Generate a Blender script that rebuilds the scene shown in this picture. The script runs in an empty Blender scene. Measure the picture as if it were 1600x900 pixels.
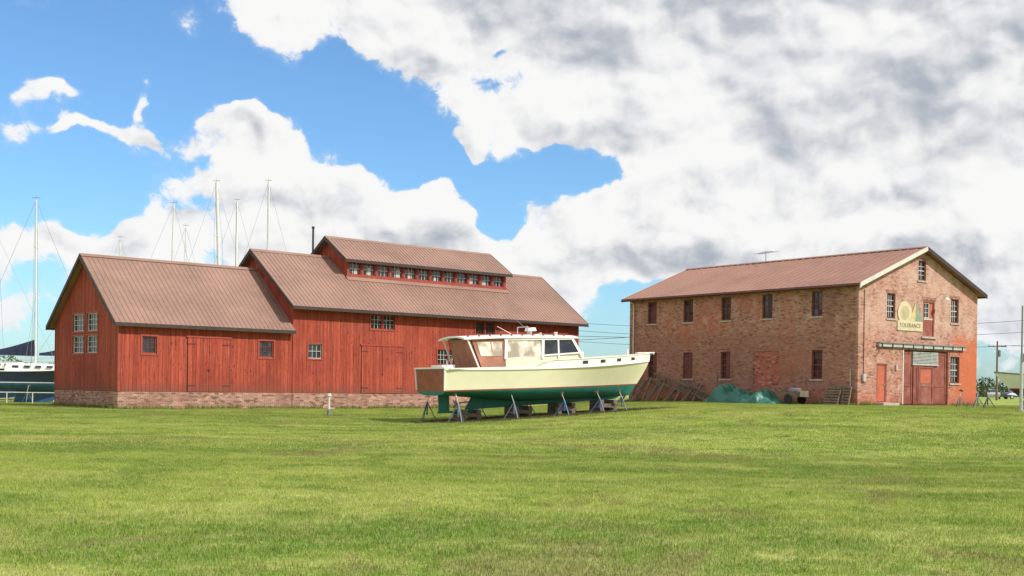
import bpy, math, random
from mathutils import Vector, Matrix, noise
random.seed(7)
R=math.radians
scene=bpy.context.scene
COL=scene.collection

# ------------------------------------------------------------------ node helpers
class NT:
    def __init__(s,t): s.t=t
    def new(s,typ,**k):
        n=s.t.nodes.new(typ)
        for a,b in k.items(): setattr(n,a,b)
        return n
    def put(s,sock,v):
        if v is None: return
        if isinstance(v,bpy.types.NodeSocket): s.t.links.new(v,sock)
        else: sock.default_value=v
    def m(s,op,a,b=None,c=None,clamp=False):
        n=s.new('ShaderNodeMath',operation=op); n.use_clamp=clamp
        s.put(n.inputs[0],a); s.put(n.inputs[1],b); s.put(n.inputs[2],c); return n.outputs[0]
    def v(s,op,a,b=None,scale=None):
        n=s.new('ShaderNodeVectorMath',operation=op)
        s.put(n.inputs[0],a); s.put(n.inputs[1],b)
        if scale is not None: s.put(n.inputs['Scale'],scale)
        return n.outputs['Value'] if op in('DOT_PRODUCT','LENGTH') else n.outputs[0]
    def xyz(s,v):
        n=s.new('ShaderNodeSeparateXYZ'); s.put(n.inputs[0],v); return n.outputs
    def comb(s,x,y,z):
        n=s.new('ShaderNodeCombineXYZ'); s.put(n.inputs[0],x); s.put(n.inputs[1],y); s.put(n.inputs[2],z); return n.outputs[0]
    def noise(s,vec,scale,detail=3,rough=.55,dist=0,color=False,dim='3D'):
        n=s.new('ShaderNodeTexNoise',noise_dimensions=dim); s.put(n.inputs['Vector'],vec)
        n.inputs['Scale'].default_value=scale;n.inputs['Detail'].default_value=detail
        n.inputs['Roughness'].default_value=rough;n.inputs['Distortion'].default_value=dist
        return n.outputs['Color' if color else 'Fac']
    def ss(s,x,a,b,lo=0.,hi=1.):
        n=s.new('ShaderNodeMapRange',interpolation_type='SMOOTHSTEP')
        s.put(n.inputs[0],x)
        for i,q in enumerate((a,b,lo,hi)): s.put(n.inputs[i+1],q)
        return n.outputs[0]
    def mix(s,f,a,b,mode='MIX'):
        n=s.new('ShaderNodeMix',data_type='RGBA',blend_type=mode)
        s.put(n.inputs[0],f)
        for i,q in ((6,a),(7,b)):
            if isinstance(q,(tuple,list)) and len(q)==3: q=tuple(q)+(1,)
            s.put(n.inputs[i],q)
        return n.outputs[2]
    def bump(s,h,strength=.3,dist=.02):
        n=s.new('ShaderNodeBump'); s.put(n.inputs['Height'],h)
        n.inputs['Strength'].default_value=strength; n.inputs['Distance'].default_value=dist
        return n.outputs[0]

def newmat(name):
    m=bpy.data.materials.new(name); m.use_nodes=True
    t=m.node_tree; t.nodes.clear(); N=NT(t)
    o=N.new('ShaderNodeOutputMaterial'); b=N.new('ShaderNodeBsdfPrincipled')
    t.links.new(b.outputs[0],o.inputs[0])
    return m,N,b,o
def objco(N): return N.new('ShaderNodeTexCoord').outputs['Object']

def paint(name,col,rough=.5,var=.25,scale=3.,metal=0.,dirt=None,bump=0.,spec=.5):
    m,N,b,o=newmat(name); co=objco(N)
    n1=N.noise(co,scale,4,.6); n2=N.noise(co,scale*9,2,.6)
    f=N.m('ADD',N.m('MULTIPLY',n1,.7),N.m('MULTIPLY',n2,.3))
    lo=tuple(c*(1-var) for c in col); hi=tuple(min(1,c*(1+var)) for c in col)
    c=N.mix(N.ss(f,.3,.7),lo,hi)
    if dirt:
        c=N.mix(N.ss(n1,.5,.75,0,.6),c,dirt)
    N.put(b.inputs['Base Color'],c); b.inputs['Roughness'].default_value=rough
    b.inputs['Metallic'].default_value=metal
    b.inputs['Specular IOR Level'].default_value=spec
    if bump: N.put(b.inputs['Normal'],N.bump(n2,bump,.02))
    return m

def siding(name,tint=1.0):
    m,N,b,o=newmat(name); co=objco(N); x,y,z=N.xyz(co)
    a=N.m('DIVIDE',N.m('ADD',x,y),.25)
    wob=N.m('MULTIPLY',N.noise(N.comb(N.m('MULTIPLY',a,.4),0,N.m('MULTIPLY',z,.2)),1.,2),.9)
    a=N.m('ADD',a,wob)
    idx=N.m('FLOOR',a); fr=N.m('FRACT',a)
    wn=N.new('ShaderNodeTexWhiteNoise',noise_dimensions='1D'); N.put(wn.inputs['W'],idx); r=wn.outputs[0]
    streak=N.noise(N.comb(N.m('MULTIPLY',a,4.),idx,N.m('MULTIPLY',z,.7)),1.,5,.68)
    blot=N.noise(co,.35,4,.6)
    knot=N.noise(N.comb(N.m('MULTIPLY',a,1.3),idx,N.m('MULTIPLY',z,1.6)),2.6,2,.6)
    c=N.mix(r,(.25*tint,.039*tint,.022*tint),(.40*tint,.070*tint,.040*tint))
    c=N.mix(N.ss(streak,.45,.72,0,.75),c,(.46*tint,.13*tint,.085*tint))
    c=N.mix(N.ss(streak,.48,.26,0,.8),c,(.15*tint,.025*tint,.015*tint))
    c=N.mix(N.ss(blot,.45,.68,0,.55),c,(.20*tint,.036*tint,.025*tint))
    c=N.mix(N.ss(knot,.62,.69,0,.85),c,(.06,.016,.012))
    c=N.mix(N.m('MULTIPLY',N.ss(z,1.7,.95),N.ss(streak,.35,.6)),c,(.18,.07,.05))
    gap=N.m('MINIMUM',N.ss(fr,.0,.07),N.ss(fr,1.,.93))
    gs=N.m('MULTIPLY',N.m('SUBTRACT',1.,gap),N.ss(r,.0,.8,.35,.95))
    c=N.mix(gs,c,(.05,.014,.01))
    N.put(b.inputs['Base Color'],c); b.inputs['Roughness'].default_value=.8
    b.inputs['Specular IOR Level'].default_value=.25
    h=N.m('ADD',gap,N.m('MULTIPLY',streak,.5))
    N.put(b.inputs['Normal'],N.bump(h,.5,.02))
    return m

def brickmat(name,c1,c2,mortar,old=True,sc=1.):
    m,N,b,o=newmat(name); co=objco(N); x,y,z=N.xyz(co)
    s_=N.m('ADD',x,y)
    v=N.comb(s_,z,0)
    t=N.new('ShaderNodeTexBrick'); N.put(t.inputs['Vector'],v)
    t.inputs['Scale'].default_value=1.
    t.inputs['Brick Width'].default_value=.22*sc; t.inputs['Row Height'].default_value=.075*sc
    t.inputs['Mortar Size'].default_value=.009*sc; t.inputs['Mortar Smooth'].default_value=.3
    t.inputs['Bias'].default_value=-.1
    t.inputs['Color1'].default_value=c1+(1,); t.inputs['Color2'].default_value=c2+(1,); t.inputs['Mortar'].default_value=mortar+(1,)
    c=t.outputs['Color']
    row=N.m('FLOOR',N.m('DIVIDE',z,.075*sc))
    off=N.m('MULTIPLY',N.m('MODULO',row,2.),.5)
    cell=N.m('FLOOR',N.m('ADD',N.m('DIVIDE',s_,.22*sc),off))
    wn=N.new('ShaderNodeTexWhiteNoise',noise_dimensions='2D'); N.put(wn.inputs['Vector'],N.comb(cell,row,0))
    w=wn.outputs['Value']
    c=N.mix(N.ss(w,.74,.95,0,.7),c,tuple(q*.3 for q in c1))
    c=N.mix(N.ss(w,.25,.05,0,.5),c,(.58,.36,.28))
    if old:
        n1=N.noise(co,.28,5,.62,.4); n2=N.noise(co,1.1,5,.65,.6); n3=N.noise(co,5.,3,.6)
        n4=N.noise(N.comb(s_,N.m('MULTIPLY',z,.35),2.),1.4,4,.6)
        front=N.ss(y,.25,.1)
        c=N.mix(N.ss(n1,.5,.68,0,.6),c,(.46,.145,.085))
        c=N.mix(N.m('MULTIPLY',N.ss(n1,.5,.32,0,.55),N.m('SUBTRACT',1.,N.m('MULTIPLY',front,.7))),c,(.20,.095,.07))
        c=N.mix(N.m('MULTIPLY',N.ss(n2,.48,.72,0,.6),N.ss(n3,.3,.6)),c,(.60,.43,.36))
        c=N.mix(N.m('MULTIPLY',front,N.m('MULTIPLY',N.ss(z,3.2,5.),N.ss(n4,.35,.6,.1,.5))),c,(.60,.41,.34))
        c=N.mix(N.ss(n4,.60,.78,0,.6),c,(.16,.08,.06))
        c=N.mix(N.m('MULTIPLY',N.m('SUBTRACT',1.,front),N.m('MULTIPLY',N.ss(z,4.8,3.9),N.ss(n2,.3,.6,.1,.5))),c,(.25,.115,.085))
        k=N.m('MULTIPLY',N.m('MULTIPLY',front,N.ss(x,8.4,10.2)),N.ss(N.m('ADD',z,N.m('MULTIPLY',n2,3.)),6.4,4.8))
        c=N.mix(N.m('MULTIPLY',k,N.ss(n3,.25,.6,.4,.95)),c,(.52,.13,.055))
        c=N.mix(N.m('MULTIPLY',N.ss(z,1.0,.1),N.ss(n2,.3,.6,.2,.8)),c,(.42,.12,.075))
    else:
        n1=N.noise(co,.8,4,.6)
        c=N.mix(N.ss(n1,.4,.7,0,.5),c,tuple(q*.6 for q in c1))
    N.put(b.inputs['Base Color'],c); b.inputs['Roughness'].default_value=.9
    b.inputs['Specular IOR Level'].default_value=.2
    N.put(b.inputs['Normal'],N.bump(N.m('SUBTRACT',1.,t.outputs['Fac']),.35,.012))
    return m

def metalroof(name,col,rust,ru=.45):
    m,N,b,o=newmat(name); co=objco(N); x,y,z=N.xyz(co)
    n1=N.noise(co,.25,4,.6,.5); n2=N.noise(N.v('MULTIPLY',co,(3.,3.,.6)),.8,4,.65); n3=N.noise(co,12,2)
    c=N.mix(N.ss(n1,.3,.7),tuple(q*.85 for q in col),tuple(q*1.15 for q in col))
    c=N.mix(N.ss(n2,.48,.72,0,ru),c,rust)
    c=N.mix(N.ss(n2,.45,.3,0,.3),c,tuple(min(1,q*1.3+.03) for q in col))
    c=N.mix(N.ss(n3,.3,.8,0,.15),c,(.1,.06,.05))
    N.put(b.inputs['Base Color'],c); b.inputs['Roughness'].default_value=.55
    b.inputs['Specular IOR Level'].default_value=.35
    return m

def glassmat(name,base=(.012,.014,.017),refl=.7):
    m,N,b,o=newmat(name); co=objco(N)
    n=N.noise(co,1.7,2)
    N.put(b.inputs['Base Color'],N.mix(N.ss(n,.4,.65),base,tuple(q*2.5+.01 for q in base)))
    b.inputs['Roughness'].default_value=.08
    b.inputs['Specular IOR Level'].default_value=refl
    N.put(b.inputs['Normal'],N.bump(N.noise(co,1.2,2),.08,.05))
    return m

M={}
M['siding']=siding('barn_siding'); M['trimred']=paint('red_trim',(.31,.048,.028),.6,.25,4,dirt=(.2,.05,.03))
M['door']=siding('barn_door_boards',1.06)
M['fascia']=paint('dark_fascia',(.04,.025,.022),.6,.3)  # dark trim; its colour also stands in for the eave shadow line
M['barnroof']=metalroof('barn_metal_roof',(.275,.163,.125),(.33,.205,.155),.5)
M['qroof']=metalroof('brick_building_roof',(.285,.145,.105),(.38,.165,.09),.7)
M['foundation']=brickmat('foundation_brick',(.36,.17,.125),(.28,.13,.095),(.42,.35,.3),False,1.25)
M['brick']=brickmat('old_brick',(.41,.170,.115),(.32,.13,.09),(.45,.34,.28))
M['brickpatch']=brickmat('infill_brick',(.46,.12,.08),(.38,.10,.07),(.42,.26,.2),False)
M['head']=brickmat('window_head_brick',(.36,.14,.10),(.30,.115,.085),(.42,.31,.26),False)
M['glass']=glassmat('window_glass'); M['muntin']=paint('muntin_paint',(.5,.49,.46),.6,.2)
M['muntin_dk']=paint('maroon_window_paint',(.13,.035,.027),.6,.3)
M['white']=paint('white_paint',(.78,.77,.73),.45,.06,2,dirt=(.6,.57,.5))
M['rakewhite']=paint('weathered_white',(.60,.56,.50),.7,.2,2,dirt=(.35,.3,.25))
M['iron']=paint('black_iron',(.03,.028,.028),.5,.3)
M['stone']=paint('sill_stone',(.42,.35,.30),.85,.25,3)
M['rustdoor']=paint('red_lead_door',(.25,.07,.05),.75,.35,1.3,dirt=(.22,.17,.155),bump=.3)
M['orangedoor']=paint('orange_red_door',(.44,.11,.06),.65,.2,2)
M['galv']=paint('galvanised_steel',(.46,.46,.44),.5,.2,3,metal=.2)
M['grey']=paint('grey_metal',(.2,.2,.2),.5,.2)
M['wood']=paint('weathered_wood',(.17,.125,.09),.85,.35,4,bump=.4)
M['interior']=paint('dark_interior',(.015,.013,.012),.9,.2)
M['black']=paint('black_rubber',(.02,.02,.02),.8,.2)

# ------------------------------------------------------------------ mesh builder
class MB:
    def __init__(s): s.v=[];s.f=[];s.fm=[];s.mats=[]
    def mi(s,m):
        if isinstance(m,str): m=M[m]
        if m not in s.mats: s.mats.append(m)
        return s.mats.index(m)
    def poly(s,pts,m):
        i=len(s.v); s.v+= [tuple(p) for p in pts]; s.f.append(tuple(range(i,i+len(pts)))); s.fm.append(s.mi(m))
    def hexa(s,c,m):
        i=len(s.v); s.v+=[tuple(p) for p in c]; k=s.mi(m)
        for q in ((0,3,2,1),(4,5,6,7),(0,1,5,4),(1,2,6,5),(2,3,7,6),(3,0,4,7)):
            s.f.append(tuple(i+a for a in q)); s.fm.append(k)
    def box(s,x0,x1,y0,y1,z0,z1,m,T=None):
        c=[(x0,y0,z0),(x1,y0,z0),(x1,y1,z0),(x0,y1,z0),(x0,y0,z1),(x1,y0,z1),(x1,y1,z1),(x0,y1,z1)]
        if T: c=[T(*p) for p in c]
        s.hexa(c,m)
    def beam(s,p0,p1,w,h,m,up=(0,0,1)):
        p0=Vector(p0);p1=Vector(p1);d=(p1-p0).normalized();up=Vector(up)
        a=d.cross(up)
        if a.length<1e-4: a=d.cross(Vector((1,0,0)))
        a.normalize(); b=a.cross(d)
        c=[]
        for p in (p0,p1):
            for sa,sb in ((-1,-1),(1,-1),(1,1),(-1,1)): c.append(p+a*sa*w/2+b*sb*h/2)
        s.hexa(c,m)
    def cyl(s,p0,p1,r0,r1,m,n=8,caps=True):
        p0=Vector(p0);p1=Vector(p1);d=(p1-p0).normalized()
        a=d.cross(Vector((0,0,1)))
        if a.length<1e-3: a=Vector((1,0,0))
        a.normalize(); b=a.cross(d); i=len(s.v);k=s.mi(m)
        for p,r in ((p0,r0),(p1,r1)):
            for j in range(n):
                t=2*math.pi*j/n; s.v.append(tuple(p+a*math.cos(t)*r+b*math.sin(t)*r))
        for j in range(n):
            s.f.append((i+j,i+(j+1)%n,i+n+(j+1)%n,i+n+j)); s.fm.append(k)
        if caps:
            s.f.append(tuple(i+j for j in reversed(range(n)))); s.fm.append(k)
            s.f.append(tuple(i+n+j for j in range(n))); s.fm.append(k)
    def obj(s,name,parent=None,smooth=False,bevel=0):
        me=bpy.data.meshes.new(name); me.from_pydata(s.v,[],s.f)
        for m in s.mats: me.materials.append(m)
        me.polygons.foreach_set('material_index',s.fm)
        if smooth: me.polygons.foreach_set('use_smooth',[True]*len(me.polygons))
        me.update()
        o=bpy.data.objects.new(name,me); COL.objects.link(o)
        if parent: o.parent=parent
        if bevel:
            b=o.modifiers.new('b','BEVEL'); b.width=bevel; b.segments=2; b.limit_method='ANGLE'
        return o
def empty(name,loc=(0,0,0),rot=0,mat=None):
    e=bpy.data.objects.new(name,None); COL.objects.link(e); e.empty_display_size=.5
    if mat is not None: e.matrix_world=mat
    else: e.location=loc; e.rotation_euler=(0,0,rot)
    return e

def wall(mb,T,u0,u1,wb,top,kinks,holes,mat,reveal=.15,rmat=None):
    us={u0,u1}|set(kinks)
    for h in holes: us|={h[0],h[1]}
    us=sorted(u for u in us if u0<=u<=u1)
    for a,b in zip(us,us[1:]):
        if b-a<1e-5: continue
        hs=sorted([h for h in holes if h[0]<=a+1e-6 and h[1]>=b-1e-6],key=lambda h:h[2])
        w=wb
        for h in hs:
            mb.poly([T(a,w,0),T(b,w,0),T(b,h[2],0),T(a,h[2],0)],mat); w=h[3]
        mb.poly([T(a,w,0),T(b,w,0),T(b,top(b),0),T(a,top(a),0)],mat)
    rm=rmat or mat
    for a,b,c,d in [h[:4] for h in holes]:
        mb.poly([T(a,c,0),T(b,c,0),T(b,c,reveal),T(a,c,reveal)],rm)
        mb.poly([T(a,d,0),T(b,d,0),T(b,d,reveal),T(a,d,reveal)],rm)
        mb.poly([T(a,c,0),T(a,d,0),T(a,d,reveal),T(a,c,reveal)],rm)
        mb.poly([T(b,c,0),T(b,d,0),T(b,d,reveal),T(b,c,reveal)],rm)
def tbox(mb,T,u0,u1,w0,w1,d0,d1,m):
    c=[T(u0,w0,d0),T(u1,w0,d0),T(u1,w0,d1),T(u0,w0,d1),T(u0,w1,d0),T(u1,w1,d0),T(u1,w1,d1),T(u0,w1,d1)]
    mb.hexa(c,m)
def window(mb,T,h,cols,rows,fm,mm,dep=.1,fw=.06,mw=.028,meet=False,casing=None,sill=None):
    a,b,c,d=h[:4]
    tbox(mb,T,a,a+fw,c,d,dep-.05,dep+.04,fm); tbox(mb,T,b-fw,b,c,d,dep-.05,dep+.04,fm)
    tbox(mb,T,a+fw,b-fw,c,c+fw,dep-.05,dep+.04,fm); tbox(mb,T,a+fw,b-fw,d-fw,d,dep-.05,dep+.04,fm)
    A,B,C,D=a+fw,b-fw,c+fw,d-fw
    for i in range(1,cols):
        u=A+(B-A)*i/cols; tbox(mb,T,u-mw/2,u+mw/2,C,D,dep-.02,dep+.02,mm)
    for i in range(1,rows):
        w=C+(D-C)*i/rows; q=mw*1.8 if meet and i==rows//2 else mw
        tbox(mb,T,A,B,w-q/2,w+q/2,dep-.024,dep+.024,mm)
    for i in range(cols):
        for j in range(rows):
            ua,ub=A+(B-A)*i/cols,A+(B-A)*(i+1)/cols; wa,wb=C+(D-C)*j/rows,C+(D-C)*(j+1)/rows
            t=[random.uniform(-.006,.006) for _ in range(2)]
            mb.poly([T(ua,wa,dep+.01+t[0]),T(ub,wa,dep+.01+t[1]),T(ub,wb,dep+.01-t[0]),T(ua,wb,dep+.01-t[1])],'glass')
    if casing:
        q=casing[0]; m=casing[1]
        tbox(mb,T,a-q,a-.002,c-q,d+q,-.035,.03,m); tbox(mb,T,b+.002,b+q,c-q,d+q,-.035,.03,m)
        tbox(mb,T,a,b,d+.002,d+q,-.032,.03,m); tbox(mb,T,a,b,c-q,c-.002,-.032,.03,m)
    if sill:
        tbox(mb,T,a-.1,b+.1,c-.1,c-.004,-.06,.1,sill)

def roofslab(mb,along,u0,u1,v_e,z_e,v_r,z_r,th,mat,rib=.3,trim='fascia',rake=(True,True)):
    P=along
    mb.hexa([P(u0,v_e,z_e-th),P(u1,v_e,z_e-th),P(u1,v_r,z_r-th),P(u0,v_r,z_r-th),
             P(u0,v_e,z_e),P(u1,v_e,z_e),P(u1,v_r,z_r),P(u0,v_r,z_r)],mat)
    n=int((u1-u0)/rib); sg=1 if v_r>v_e else -1
    for i in range(n+1):
        u=u0+.03+(u1-u0-.06)*i/n
        w=.022; h=.035
        c=[P(u-w,v_e,z_e+.002),P(u+w,v_e,z_e+.002),P(u+w,v_r,z_r+.002),P(u-w,v_r,z_r+.002),
           P(u-w*.5,v_e,z_e+h),P(u+w*.5,v_e,z_e+h),P(u+w*.5,v_r,z_r+h),P(u-w*.5,v_r,z_r+h)]
        mb.hexa(c,mat)
    mb.hexa([P(u0,v_e-.04*sg,z_e-th-.08),P(u1,v_e-.04*sg,z_e-th-.08),P(u1,v_e-.002*sg,z_e-th-.08),P(u0,v_e-.002*sg,z_e-th-.08),
             P(u0,v_e-.04*sg,z_e+.0),P(u1,v_e-.04*sg,z_e+.0),P(u1,v_e-.002*sg,z_e+.0),P(u0,v_e-.002*sg,z_e+.0)],'fascia')
    for k,(uu,s2) in enumerate(((u0,-1),(u1,1))):
        if not rake[k]: continue
        a=uu+s2*.002; b=uu+s2*.045
        mb.hexa([P(a,v_e,z_e-th-.12),P(b,v_e,z_e-th-.12),P(b,v_r,z_r-th-.12),P(a,v_r,z_r-th-.12),
                 P(a,v_e,z_e+.03),P(b,v_e,z_e+.03),P(b,v_r,z_r+.03),P(a,v_r,z_r+.03)],trim)

# ------------------------------------------------------------------ terrain
def sst(t): t=max(0.,min(1.,t)); return t*t*(3-2*t)
def gz(x,y):
    s=sst((x+6)/18.); z=.9*s*sst((y-28)/26.)+.15*sst((y-45)/15.)*(1-s)
    z+=.05*(noise.noise(Vector((x*.09,y*.12,3.1))))*sst(y/12.)*(1-sst((y-90)/60))
    return z
def axis(a,b,st,far,k=1.35):
    L=[a+i*st for i in range(int((b-a)/st)+1)]
    s=st;p=L[-1]
    while p<far: s*=k;p+=s;L.append(p)
    s=st;p=L[0]
    while p>-far: s*=k;p-=s;L.insert(0,p)
    return L
xs=axis(-60,60,1.0,3500); ys=axis(-6,110,1.0,3500)
gv=[(x,y,gz(x,y)) for y in ys for x in xs]; W=len(xs)
gf=[(j*W+i,j*W+i+1,(j+1)*W+i+1,(j+1)*W+i) for j in range(len(ys)-1) for i in range(W-1)]
me=bpy.data.meshes.new('ground'); me.from_pydata(gv,[],gf); me.polygons.foreach_set('use_smooth',[True]*len(gf))
ground=bpy.data.objects.new('ground',me); COL.objects.link(ground)

def grasscolor(N):
    pos=N.new('ShaderNodeNewGeometry').outputs['Position']
    x,y,z=N.xyz(pos); p=N.comb(x,y,0)
    st=N.comb(N.m('MULTIPLY',x,.3),y,0)
    n1=N.noise(st,.12,4,.6,.6,dim='2D'); n2=N.noise(p,.5,4,.68,dim='2D'); n3=N.noise(p,2.4,3,.7,dim='2D'); n4=N.noise(st,.55,4,.65,dim='2D')
    n5=N.noise(N.v('ADD',p,(31.,17.,0)),.22,3,.6,.5,dim='2D')
    c=N.mix(N.ss(n1,.40,.60),(.195,.28,.046),(.335,.405,.082))
    c=N.mix(N.ss(n4,.46,.64,0,.8),c,(.43,.46,.135))
    c=N.mix(N.ss(n2,.5,.3,0,.75),c,(.125,.215,.032))
    c=N.mix(N.ss(n5,.52,.66,0,.5),c,(.13,.225,.035))
    c=N.mix(N.ss(n5,.42,.30,0,.5),c,(.45,.45,.15))
    c=N.mix(N.ss(n3,.54,.70,0,.65),c,(.42,.40,.16))
    c=N.mix(N.ss(n3,.46,.28,0,.6),c,(.125,.21,.030))
    yc=N.m('ADD',y,N.m('ADD',N.m('MULTIPLY',x,-.28),N.m('MULTIPLY',N.noise(p,.12,2,dim='2D'),4.)))
    d=N.m('ABSOLUTE',N.m('SUBTRACT',yc,39.5))
    tr=N.m('MULTIPLY',N.ss(d,.8,.1),N.ss(x,9.,1.)); tr=N.m('MULTIPLY',tr,N.ss(n2,.3,.55,.3,.9))
    c=N.mix(N.m('MULTIPLY',tr,.85),c,(.34,.26,.13))
    w=N.ss(N.noise(N.comb(x,N.m('MULTIPLY',y,.8),5.),.33,4,.7,.8),.55,.65)
    c=N.mix(N.m('MULTIPLY',w,.6),c,(.24,.20,.09))
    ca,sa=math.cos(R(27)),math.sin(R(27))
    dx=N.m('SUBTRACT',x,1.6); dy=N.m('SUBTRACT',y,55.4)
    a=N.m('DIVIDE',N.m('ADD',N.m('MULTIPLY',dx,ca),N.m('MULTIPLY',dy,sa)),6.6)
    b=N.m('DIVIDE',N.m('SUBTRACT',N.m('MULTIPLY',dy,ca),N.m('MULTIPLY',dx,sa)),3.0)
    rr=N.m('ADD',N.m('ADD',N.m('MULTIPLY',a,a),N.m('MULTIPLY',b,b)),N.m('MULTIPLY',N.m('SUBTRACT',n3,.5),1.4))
    under_boat=N.ss(rr,1.15,.8)
    c=N.mix(N.m('MULTIPLY',under_boat,.9),c,(.10,.075,.05))  # darker brown ellipse in the lawn colour beneath the yacht
    return c,pos,x,y,under_boat
m,N,b,o=newmat('lawn_ground'); c,pos,x,y,under_boat=grasscolor(N)
fine=N.noise(N.comb(x,y,0),14.,4,.75,dim='2D'); fine2=N.noise(N.comb(N.m('MULTIPLY',x,.6),y,0),5.,3,.7,dim='2D')
c=N.mix(N.ss(fine,.52,.3,0,.6),c,(.08,.14,.02)); c=N.mix(N.m('MULTIPLY',N.ss(fine2,.5,.75,0,.35),N.m('SUBTRACT',1.,under_boat)),c,(.40,.45,.13))
c=N.mix(N.ss(y,160,400,0,.7),c,(.16,.22,.08))
N.put(b.inputs['Base Color'],c); b.inputs['Roughness'].default_value=.9; b.inputs['Specular IOR Level'].default_value=.1
N.put(b.inputs['Normal'],N.bump(N.m('ADD',fine,fine2),.5,.05))
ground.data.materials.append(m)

m,N,b,o=newmat('grass_blades'); c,pos,x,y,under_boat=grasscolor(N)
ri=N.new('ShaderNodeNewGeometry').outputs['Random Per Island']
c=N.mix(N.m('MULTIPLY',N.ss(ri,.5,1.,0,.7),N.m('SUBTRACT',1.,under_boat)),c,(.46,.50,.15)); c=N.mix(N.ss(ri,.3,.0,0,.55),c,(.10,.18,.025))
c=N.mix(N.m('GREATER_THAN',ri,.95),c,(.56,.48,.27))
d_=N.new('ShaderNodeBsdfDiffuse'); N.put(d_.inputs[0],c)
tl=N.new('ShaderNodeBsdfTranslucent'); N.put(tl.inputs[0],c)
ms=N.new('ShaderNodeMixShader'); ms.inputs[0].default_value=.42
N.t.nodes.remove(b)
N.t.links.new(d_.outputs[0],ms.inputs[1]); N.t.links.new(tl.outputs[0],ms.inputs[2]); N.t.links.new(ms.outputs[0],o.inputs[0])
bladem=m
PS=3.0
def patch(i,nb,hh,ww):
    rnd=random.Random(100+i); v=[];f=[]
    for k in range(nb):
        x=rnd.uniform(-PS/2,PS/2);y=rnd.uniform(-PS/2,PS/2)
        cl=.5+noise.noise(Vector((x*2.2,y*2.2,i*9.)))
        h=hh*rnd.uniform(.5,1.25)*(.7+.6*cl); a=rnd.uniform(0,6.283); w=ww*rnd.uniform(.7,1.3)
        dx,dy=math.cos(a)*w,math.sin(a)*w; l=rnd.uniform(.2,1.1)*h; b2=rnd.uniform(0,6.283); lx,ly=math.cos(b2)*l,math.sin(b2)*l
        n=len(v)
        v+=[(x-dx,y-dy,-.01),(x+dx,y+dy,-.01),(x+dx*.6+lx*.35,y+dy*.6+ly*.35,h*.6),(x-dx*.6+lx*.35,y-dy*.6+ly*.35,h*.6),(x+lx,y+ly,h)]
        f+=[(n,n+1,n+2,n+3),(n+3,n+2,n+4)]
    me=bpy.data.meshes.new('grass_patch_%d'%i); me.from_pydata(v,[],f); me.materials.append(bladem); return me
pm=[patch(i,12000,.042,.0038) for i in range(4)]; pf=[patch(10+i,4500,.042,.007) for i in range(2)]
grass=empty('grass')
gy=6.0; k=0
while gy<82:
    hw=gy*.44+3; gx=-hw
    while gx<hw:
        far=gy>30
        me=random.choice(pf if far else pm)
        ob=bpy.data.objects.new('patch_%d'%k,me); COL.objects.link(ob); k+=1
        sl=Vector((-(gz(gx+1,gy)-gz(gx-1,gy))/2,-(gz(gx,gy+1)-gz(gx,gy-1))/2,1)).normalized()
        q=Vector((0,0,1)).rotation_difference(sl).to_matrix().to_4x4()
        ob.matrix_world=Matrix.Translation((gx,gy,gz(gx,gy)))@q@Matrix.Rotation(random.choice((0,1,2,3))*math.pi/2,4,'Z')
        ob.parent=grass
        gx+=PS
    gy+=PS

# ------------------------------------------------------------------ barn
barn=empty('barn',(-21.8123,68.4374,.1464),.7385)
FB=.9646; Wd=8.7476; L1=11.2085; L2=36.1443; V0=-.2345; VW=-.05; Wm=9.5013; m_=V0+Wm/2
aW=8.861; eW=4.8; e2=6.3117; a2=10.1096; TH=.12
sW=(aW-eW)/(Wd/2+.4); sM=(a2-e2)/(Wm/2+.4)
def Tn(v): return lambda u,w,d: (u,v+d,w)
def Tg(u0,sgn=1): return lambda v,w,d: (u0+d*sgn,v,w)
mb=MB()
g=.02
mb.box(-g,L1,-g,Wd+g,-.8,FB,'foundation')
mb.box(L1+.001,L2+g,VW-g,V0+Wm+g,-.8,FB-.003,'foundation')
mb.obj('foundation',barn)
mb=MB()
hn=[(1.39,2.27,3.12,4.10),(8.88,9.86,3.10,4.10)]
topn=lambda u: eW+.4*sW-TH-.02
wall(mb,Tn(0),0,L1,FB,topn,[],hn,'siding',.14)
hg=[(4.55,6.16,4.43,5.44),(2.70,4.18,4.43,5.44),(4.55,6.16,3.16,4.15),(2.70,4.18,3.16,4.15)]
topg=lambda v: (eW+(v+.4)*sW if v<Wd/2 else eW+(Wd+.4-v)*sW)-TH-.02
wall(mb,Tg(0),0,Wd,FB,topg,[Wd/2],hg,'siding',.14)
wall(mb,Tn(Wd),0,L1,FB,topn,[],[],'siding')
hm=[(12.32,13.31,3.14,4.04),(22.6,24.55,2.98,4.0),(17.05,18.96,5.16,6.10),(25.95,27.75,5.16,6.08)]
topm=lambda u: e2+.4*sM-TH-.02
topw=lambda u: e2+(.4+VW-V0)*sM-TH-.02
wall(mb,Tn(VW),L1,L2,FB,topw,[],hm,'siding',.14)
topmg=lambda v: (e2+(v-V0+.4)*sM if v<m_ else e2+(V0+Wm+.4-v)*sM)-TH-.02
wall(mb,Tg(L1+.003),VW,V0+Wm,FB,topmg,[m_],[],'siding')
wall(mb,Tg(L2),VW,V0+Wm,FB,topmg,[m_],[],'siding')
wall(mb,Tn(V0+Wm),L1,L2,FB,topm,[],[],'siding')
M1,M2,MV=16.86,30.95,2.43; e3,a3=9.804,11.452; s3=(a3-e3)/(m_-MV+.4); MVF=2*m_-MV
pit=(M2-M1-.2)/12; hmon=[(M1+.16+pit*i,M1+.16+pit*i+pit*.80,8.86,9.64) for i in range(12)]
topo=lambda u: e3+.4*s3-TH-.02
wall(mb,Tn(MV),M1,M2,8.0,topo,[],hmon,'trimred',.12)
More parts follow.
